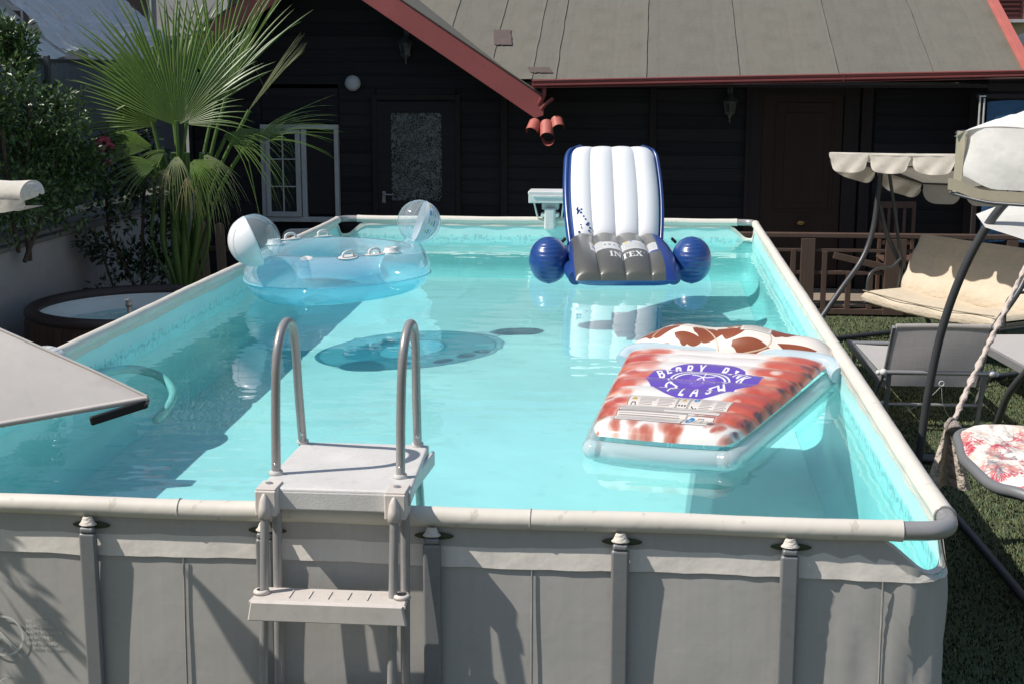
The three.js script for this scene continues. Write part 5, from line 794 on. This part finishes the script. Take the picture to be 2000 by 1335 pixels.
// ---------------------------------------------------------------- right side: second swing, hanging lounger, sunbeds
{
  const G = thing('garden_swing', 'nearer garden swing with a deep cream canopy cut by the right edge', 'garden swing', [1.575, 0, -3.2], -0.62);
  G.updateMatrixWorld(true); const loc = (x, y, z) => G.worldToLocal(V(x, y, z));
  const x0 = -1.0, x1 = 1.1, z1 = 0.14, z0 = -0.95, yT = 2.315;
  const soft = (u) => 0.05 * Math.exp(-u * 26);
  mesh('canopy', surf(40, 16, (u, v) => { const x = lerp(x0, x1, u), z = lerp(z0, z1, v), d = Math.min(u, 1 - u, v * 0.5, (1 - v) * 0.5); return V(x, yT + 0.66 * d + 0.006 - 0.05 * Math.exp(-u * 22) - 0.03 * Math.sin(Math.min(1, v * 1) * Math.PI) * u + 0.01 * Math.sin(u * 19 + v * 6), z); }, 2.1, 1.1), M.canvasWhite, G);
  mesh('valance', surf(60, 14, (u, v) => V(lerp(x0 + 0.055, x1, u), yT - 0.02 * (1 - v) * Math.exp(-u * 30) + 0.004 - 0.315 * v * (0.8 + 0.2 * sstep(0, 0.1, u)), z1 + 0.008 + 0.024 * Math.sin(u * 11 + v * 2.5) * v + 0.01 * Math.sin(u * 31 - v * 6) * v + 0.03 * v - soft(u)), 2.1, 0.4), M.canvasWhite, G);
  mesh('valance_binding', [surf(4, 12, (u, v) => V(x0 - 0.002 + u * 0.066, yT - 0.02 - 0.33 * v, z1 + 0.004 + 0.02 * v - 0.045 * (1 - u)), 0.1, 0.4), surf(60, 3, (u, v) => V(lerp(x0, x1, u), yT - 0.262 - 0.055 * sstep(0, 0.1, u) - 0.06 * v, z1 + 0.03 + 0.014 * Math.sin(u * 13 + 2)), 2.1, 0.05)], M.stainCloth, G);
  mesh('valance', surf(30, 8, (u, v) => V(x0 - 0.006, yT - 0.02 - 0.31 * v, lerp(z1 - 0.04, z0, u)), 1.1, 0.4), M.canvas, G);
  mesh('valance', surf(30, 8, (u, v) => V(lerp(x0, x1, u), yT - 0.33 * v, z0), 2, 0.4), M.canvas, G);
  mesh('canopy_frame', [tube([[x0 + 0.005, yT - 0.34, z1 + 0.02], [x0 + 0.2, yT - 0.375, z1 + 0.03], [x0 + 0.4, yT - 0.38, z1 + 0.03], [x1, yT - 0.38, z1 + 0.03]], 0.009, 30, 8), rod([x0, yT - 0.03, z1 - 0.04], [x0, yT - 0.03, z0], 0.012), rod([x1, yT, z1], [x1, yT, z0], 0.012)], M.frameGrey, G);
  mesh('front_leg', tube([loc(1.62, 0.02, -6.3), loc(1.6, 0.16, -6.1), loc(1.62, 0.42, -5.9), loc(1.74, 0.72, -5.6), loc(1.95, 1.0, -5.2), loc(2.1, 1.5, -4.7), loc(2.2, 2.25, -4.2)], 0.026, 60, 12), M.frameGrey, G);
  mesh('front_leg', tube([loc(2.9, 0.02, -2.2), loc(2.7, 0.5, -2.5), loc(2.5, 1.2, -2.8), loc(2.4, 2.25, -3.0)], 0.026, 50, 12), M.frameGrey, G);
  mesh('top_bar', rod(loc(2.2, 2.27, -4.25), loc(2.4, 2.27, -2.95), 0.024), M.frameGrey, G);
  mesh('canopy_strut', [rod([x0 + 0.1, yT - 0.01, z0 * 0.5], loc(2.2, 2.27, -4.2), 0.012)], M.frameGrey, G);
}
{ // hanging lounger: bowed stand, white sun roof, cloth-wrapped rope, coral-print pad
  const G = thing('hanging_lounger', 'hanging lounger with a bowed grey stand and coral print pad at the right edge', 'lounger');
  mesh('stand', tube([[0.925, 0.02, -5.42], [0.935, 0.18, -5.4], [0.958, 0.5, -5.38], [1.01, 0.9, -5.35], [1.09, 1.25, -5.3], [1.2, 1.56, -5.24], [1.33, 1.8, -5.15], [1.55, 2.05, -5.0], [1.9, 2.2, -4.7]], 0.028, 70, 14), M.frameGrey, G);
  mesh('base', [tube([[0.74, 0.03, -5.45], [1.1, 0.03, -5.5], [1.6, 0.03, -5.3], [2.0, 0.03, -4.4], [1.7, 0.03, -3.3], [1.2, 0.03, -3.2]], 0.024, 60, 10), rod([0.8, 0.03, -5.46], [1.4, 0.03, -5.42], 0.022)], M.frameGrey, G);
  mesh('sun_roof', [surf(26, 18, (u, v) => { const x = lerp(1.2, 2.2, u), w = 0.5 * Math.sin(lerp(0.22, 1.5, u)); return V(x, 1.69 + 0.26 * u + 0.02 * Math.sin(u * 6) - 0.5 * v * Math.pow(Math.sin(u * 1.5 + 0.12), 1.0) * 0.9, -5.3 + lerp(-0.25, 0.45, v) * (0.4 + u)); }, 1, 1)], M.canvasWhite, G);
  const wrap = (s) => 0.015 + 0.005 * Math.sin(s * 150) * Math.sin(s * 61);
  const rc = new THREE.CatmullRomCurve3([V(0.775, 0.715, -3.72), V(0.86, 0.85, -3.85), V(1.0, 1.03, -4.08), V(1.15, 1.22, -4.32), V(1.34, 1.47, -4.62), V(1.6, 1.9, -4.8), V(1.85, 2.18, -4.75)]);
  mesh('rope', (() => { const fr = rc.computeFrenetFrames(220); return surf(12, 220, (u, v) => { const p = rc.getPointAt(v), i = Math.round(v * 220), a = u * 2 * Math.PI + v * 60, r = wrap(v) * (v > 0.45 ? 0.75 : 1) * (1 + 0.25 * Math.sin(u * 2 * Math.PI * 2)); return p.addScaledVector(fr.normals[i], r * Math.cos(a)).addScaledVector(fr.binormals[i], r * Math.sin(a)); }, 0.1, 1.7); })(), M.rope, G);
  mesh('rope_knot', [new THREE.SphereGeometry(0.04, 16, 12).scale(1.1, 0.9, 0.9).translate(0.765, 0.7, -3.7), new THREE.TorusGeometry(0.034, 0.012, 8, 18).rotateX(0.8).translate(0.775, 0.685, -3.69), new THREE.TorusGeometry(0.03, 0.011, 8, 18).rotateY(0.7).translate(0.76, 0.71, -3.7)], M.rope, G);
  const coral = canvasTex(1024, 1024, (c, w, h) => {
    c.fillStyle = '#e9e3de'; c.fillRect(0, 0, w, h);
    c.globalAlpha = 0.5;
    const fan = (x, y, r, col, rot) => { c.strokeStyle = col; const br = (px, py, a, l, d) => { if (d === 0 || l < 4) return; const qx = px + l * Math.cos(a), qy = py + l * Math.sin(a); c.lineWidth = 1.5 + d * 0.8; c.beginPath(); c.moveTo(px, py); c.lineTo(qx, qy); c.stroke(); for (let k = 0; k < 3; k++) br(qx, qy, a + rr(-0.7, 0.7), l * rr(0.6, 0.85), d - 1); }; for (let k = 0; k < 5; k++) br(x, y, rot + rr(-0.9, 0.9), r * 0.34, 5); };
    for (let k = 0; k < 80; k++) fan(rr(0, w), rr(0, h), rr(60, 130), ['#b8384a', '#c4565f', '#d08a84', '#8d8a92'][k % 4], rr(0, 6.3));
    for (let k = 0; k < 9; k++) { c.fillStyle = k % 2 ? '#b02f45' : '#cf6f6c'; const x = rr(0, w), y = rr(0, h); for (let j = 0; j < 20; j++) { c.beginPath(); c.ellipse(x + rr(-30, 30), y + rr(-22, 22), rr(4, 11), rr(3, 8), rr(0, 3), 0, 7); c.fill(); } }
    c.globalAlpha = 0.4; c.fillStyle = '#d9b49c'; for (let k = 0; k < 14; k++) { c.beginPath(); const x = rr(0, w), y = rr(0, h), r0 = rr(30, 70); for (let j = 0; j < 10; j++) { const a = j * 0.628, r = j % 2 ? r0 * 0.35 : r0; c.lineTo(x + r * Math.cos(a), y + r * Math.sin(a)); } c.fill(); } c.globalAlpha = 1;
    c.fillStyle = '#9a9498'; for (let k = 0; k < 7; k++) { const x = rr(0, w - 120), y = rr(20, h); for (let j = 0; j < 4; j++) c.fillRect(x, y + j * 8, rr(50, 110), 2); }
  });
  coral.wrapS = coral.wrapT = THREE.RepeatWrapping;
  const coralMat = S(C(0.92, 0.9, 0.88), 0.8, { map: coral, bumpMap: rep(T.lumps, 3), bumpScale: 0.03 });
  // pad outline: pointed at the left, widening to the right
  const outline = (a) => { const c = Math.cos(a), q = Math.sin(a), k = Math.pow(Math.pow(Math.abs(c), 2.6) + Math.pow(Math.abs(q), 2.6), -1 / 2.6), tip = 0.1 * Math.exp(-Math.pow((a - 3.9) / 0.22, 2)); return [1.52 + (0.82 * k + tip) * c, -2.92 + (0.72 * k + tip) * q]; };
  const pt = (a, r, up) => { const [x, z] = outline(a); return V(lerp(1.52, x, r), 0.72 - 0.06 * (1 - r * r) + up + 0.007 * Math.sin(x * 19 * r + z * 11), lerp(-2.92, z, r)); };
  mesh('pad', (() => { const g = surf(90, 26, (u, v) => pt(u * 6.2832, 1 - v, 0.055 * Math.pow(Math.max(0, 1 - Math.pow(1 - v, 9)), 0.5) + 0.01 * Math.sin(u * 40) * (1 - v) * v * 3), 1, 1), p = g.attributes.position, uv = g.attributes.uv; for (let i = 0; i < p.count; i++) uv.setXY(i, p.getX(i) * 1.1, -p.getZ(i) * 0.7); return g; })(), coralMat, G);
  mesh('pad_underside', surf(90, 8, (u, v) => pt(u * 6.2832, 1 - v, -0.06 - 0.1 * v)), M.canvas, G);
  const edge = []; for (let i = 0; i < 60; i++) edge.push(pt((i / 60) * 6.2832, 1.012, -0.025));
  mesh('rim_tube', tube(edge, 0.028, 200, 12, true), S(C(0.2, 0.205, 0.215), 0.45, { metalness: 0.2 }), G);
  mesh('hanging_cover', [surf(24, 20, (u, v) => { const w = 0.04 + 0.26 * v; return V(0.75 + (u - 0.45) * w * 0.85, 0.7 - v * 0.36, -3.7 + 0.06 * Math.sin(u * 9) * v - 0.05 * (u - 0.5) * v - 0.02); }, 0.5, 0.6)], S(C(0.6, 0.52, 0.44), 0.85, { map: rep(T.blotch, 3), bumpMap: rep(T.lumps, 3), bumpScale: 0.03 }), G);
}
function sunbed(label, pos, turn, group) {
  const G = thing('sunbed', label, 'sunbed', pos, turn, group);
  // local: head towards +z, back raised
  mesh('back_sling', [surf(30, 24, (u, v) => V((u - 0.5) * 0.68, 0.31 + 0.5 * v, -0.02 + 0.32 * v - 0.05 * Math.sin(v * Math.PI) * Math.sin(u * Math.PI)), 0.68, 0.6), tube([[-0.33, 0.81, 0.3], [0, 0.815, 0.3], [0.33, 0.81, 0.3]], 0.02, 20, 10)], M.sling, G);
  mesh('seat_sling', surf(10, 24, (u, v) => V((u - 0.5) * 0.62, 0.355 - 0.015 * Math.sin(u * Math.PI), -0.1 - 1.32 * v), 0.62, 1.3), M.sling, G);
  for (const s of [-1, 1]) {
    mesh('side_rail', [beam([s * 0.36, 0.355, 0.12], [s * 0.36, 0.355, -1.45], 0.04, 0.055), beam([s * 0.345, 0.31, -0.02], [s * 0.345, 0.81, 0.3], 0.022, 0.03)], M.alu, G);
    mesh('rear_leg', [beam([s * 0.34, 0.46, 0.2], [s * 0.335, 0.0, 0.05], 0.032, 0.03), beam([s * 0.38, 0.46, 0.2], [s * 0.385, 0.1, -0.25], 0.02, 0.045)], M.alu, G);
    mesh('front_leg', beam([s * 0.34, 0.34, -1.25], [s * 0.34, 0, -1.35], 0.03, 0.03), M.alu, G);
    mesh('joint', [new THREE.SphereGeometry(0.027, 14, 10).translate(s * 0.385, 0.46, 0.21), new THREE.SphereGeometry(0.02, 12, 8).translate(s * 0.42, 0.455, 0.2), new THREE.SphereGeometry(0.018, 12, 8).translate(s * 0.36, 0.2, 0.08)], M.whitePlastic, G);
  }
  mesh('cross_bar', [rod([-0.37, 0.46, 0.21], [0.37, 0.46, 0.21], 0.017), rod([-0.34, 0.2, 0.11], [0.34, 0.2, 0.11], 0.013), rod([-0.36, 0.355, -1.45], [0.36, 0.355, -1.45], 0.018)], M.alu, G);
  mesh('ring', [new THREE.TorusGeometry(0.018, 0.004, 6, 18).translate(0.03, 0.385, 0.225), tube([[0.03, 0.37, 0.225], [-0.02, 0.3, 0.2], [-0.1, 0.21, 0.15], [-0.2, 0.15, 0.12]], 0.0022, 16, 5), tube([[0.03, 0.37, 0.225], [0.05, 0.25, 0.2], [0.1, 0.14, 0.15], [0.14, 0.1, 0.12]], 0.0022, 16, 5)], M.whitePlastic, G);
  return G;
}
sunbed('grey sling sunbed with raised back between pool and swing', [1.18, 0, -6.46], 0.03);
{
  const G = thing('sunbed', 'flat grey sunbed at the right edge beside the raised one', 'sunbed', [2.28, 0, -6.9], 0.12);
  mesh('side_rail', [box(0.03, 0.07, 1.7, -0.34, 0.37, -0.4, 0.008), box(0.03, 0.07, 1.7, 0.34, 0.37, -0.4, 0.008), box(0.7, 0.07, 0.03, 0, 0.37, 0.45, 0.008)], M.alu, G);
  mesh('sling', box(0.66, 0.02, 1.66, 0, 0.4, -0.4, 0.006), M.sling, G);
  for (const x of [-0.3, 0.3]) for (const z of [0.3, -1.1]) mesh('leg', beam([x, 0.35, z], [x + 0.02, 0, z + 0.08], 0.045, 0.03), M.alu, G);
  mesh('cross_bar', rod([-0.3, 0.12, 0.35], [0.3, 0.12, 0.35], 0.013), M.alu, G);
}
{
  const g = thing('metal_pole', 'dark metal pole lying on the turf by the near right pool corner', 'pole');
  mesh('tube', tube([[0.84, 0.035, -5.3], [0.93, 0.035, -4.0], [0.99, 0.035, -2.8], [1.04, 0.035, -1.6]], 0.023, 30, 12), S(C(0.03, 0.034, 0.05), 0.4, { metalness: 0.3 }), g);
  mesh('end_cap', new THREE.CylinderGeometry(0.025, 0.025, 0.03, 14).rotateX(Math.PI / 2).translate(1.043, 0.035, -1.6), M.black, g);
}

// ---------------------------------------------------------------- far right: ochre house, banner, parasol
{
  const Y = thing('ochre_house', 'ochre rendered house behind the right end of the roof', 'house', [8, 0, -22]);
  mesh('wall', box(9, 6.5, 4, 0, 3.25, 0, 0), M.ochre, Y);
  const w = mesh('window', box(0.62, 0.72, 0.06, -3.34, 3.75, 2.0, 0.01), M.shutter, Y); w.userData.label = 'window with closed brown shutters';
  for (let k = 0; k < 9; k++) mesh('louver', box(0.5, 0.03, 0.03, -3.34, 3.48 + k * 0.07, 2.03, 0.004), M.shutter, w);
  mesh('sill', box(0.7, 0.05, 0.14, -3.34, 3.36, 2.05, 0.006), M.whitePaint, w);
  mesh('roof', [box(9.6, 0.2, 4.6, 0, 6.6, 0, 0.02)], M.terracotta, Y);
  const Sh = thing('wooden_shed', 'dark wooden shed beyond the right corner of the house', 'shed', [4.2, 0, -13.4]);
  mesh('wall', box(2.8, 2.5, 1.2, 0, 1.25, 0, 0), M.boards, Sh); mesh('roof_beam', box(2.9, 0.16, 1.3, 0, 2.56, 0.05, 0.01), M.railWood, Sh);
  const Wb = thing('white_building', 'pale building far behind the palm and the plastic canopy', 'building', [-10, 0, -23]);
  mesh('wall', box(9, 7, 4, 0, 3.5, 0, 0), S(C(0.5, 0.5, 0.49), 0.9, { map: rep(T.blotch, 0.3) }), Wb);
  for (const x of [-2.4, -0.2, 2.0, 3.6]) { const q = mesh('window', box(0.9, 1.1, 0.06, x, 3.9, 2.0, 0.01), M.whitePaint, Wb); mesh('pane', box(0.74, 0.94, 0.03, x, 3.9, 2.03, 0), M.black, q); }
  mesh('gutter', box(9.1, 0.1, 0.14, 0, 3.15, 2.06, 0.01), M.alu, Wb); mesh('roof', box(9.5, 0.2, 4.4, 0, 7.1, 0, 0.02), M.terracotta, Wb);
  const U = thing('cafe_parasol', 'pale beige parasol beyond the right end of the gutter', 'parasol', [4.4, 0, -15.5]);
  mesh('canopy', new THREE.ConeGeometry(1.25, 0.5, 8, 1, true).translate(0, 3.02, 0), M.canvas, U);
  mesh('pole', rod([0, 0, 0], [0, 3.2, 0], 0.03), M.frameGrey, U);
  const B = thing('blue_banner', 'blue cloth banner on a black frame beyond the house corner', 'banner', [2.6, 0, -11.6]);
  mesh('cloth', surf(30, 12, (u, v) => V(0.02 + u * 1.6, 2.27 - v * 1.5 + 0.02 * Math.sin(u * 9), 0.03 * Math.sin(u * 12 + v * 2)), 1.6, 1.4), M.blueTarp, B);
  mesh('frame', [box(0.05, 2.36, 0.05, -0.05, 1.18, 0, 0.006), box(1.8, 0.05, 0.05, 0.8, 2.33, 0, 0.006), box(1.75, 0.14, 0.08, 0.9, 2.45, -0.06, 0.01)], M.trim, B);
  mesh('bracket', [box(0.016, 0.34, 0.016, -0.07, 2.16, 0.06, 0.003), box(0.016, 0.34, 0.016, -0.025, 2.14, 0.06, 0.003), box(0.07, 0.016, 0.016, -0.045, 2.33, 0.06, 0.003)], M.whitePlastic, B);
}
renderer.render(scene, camera);
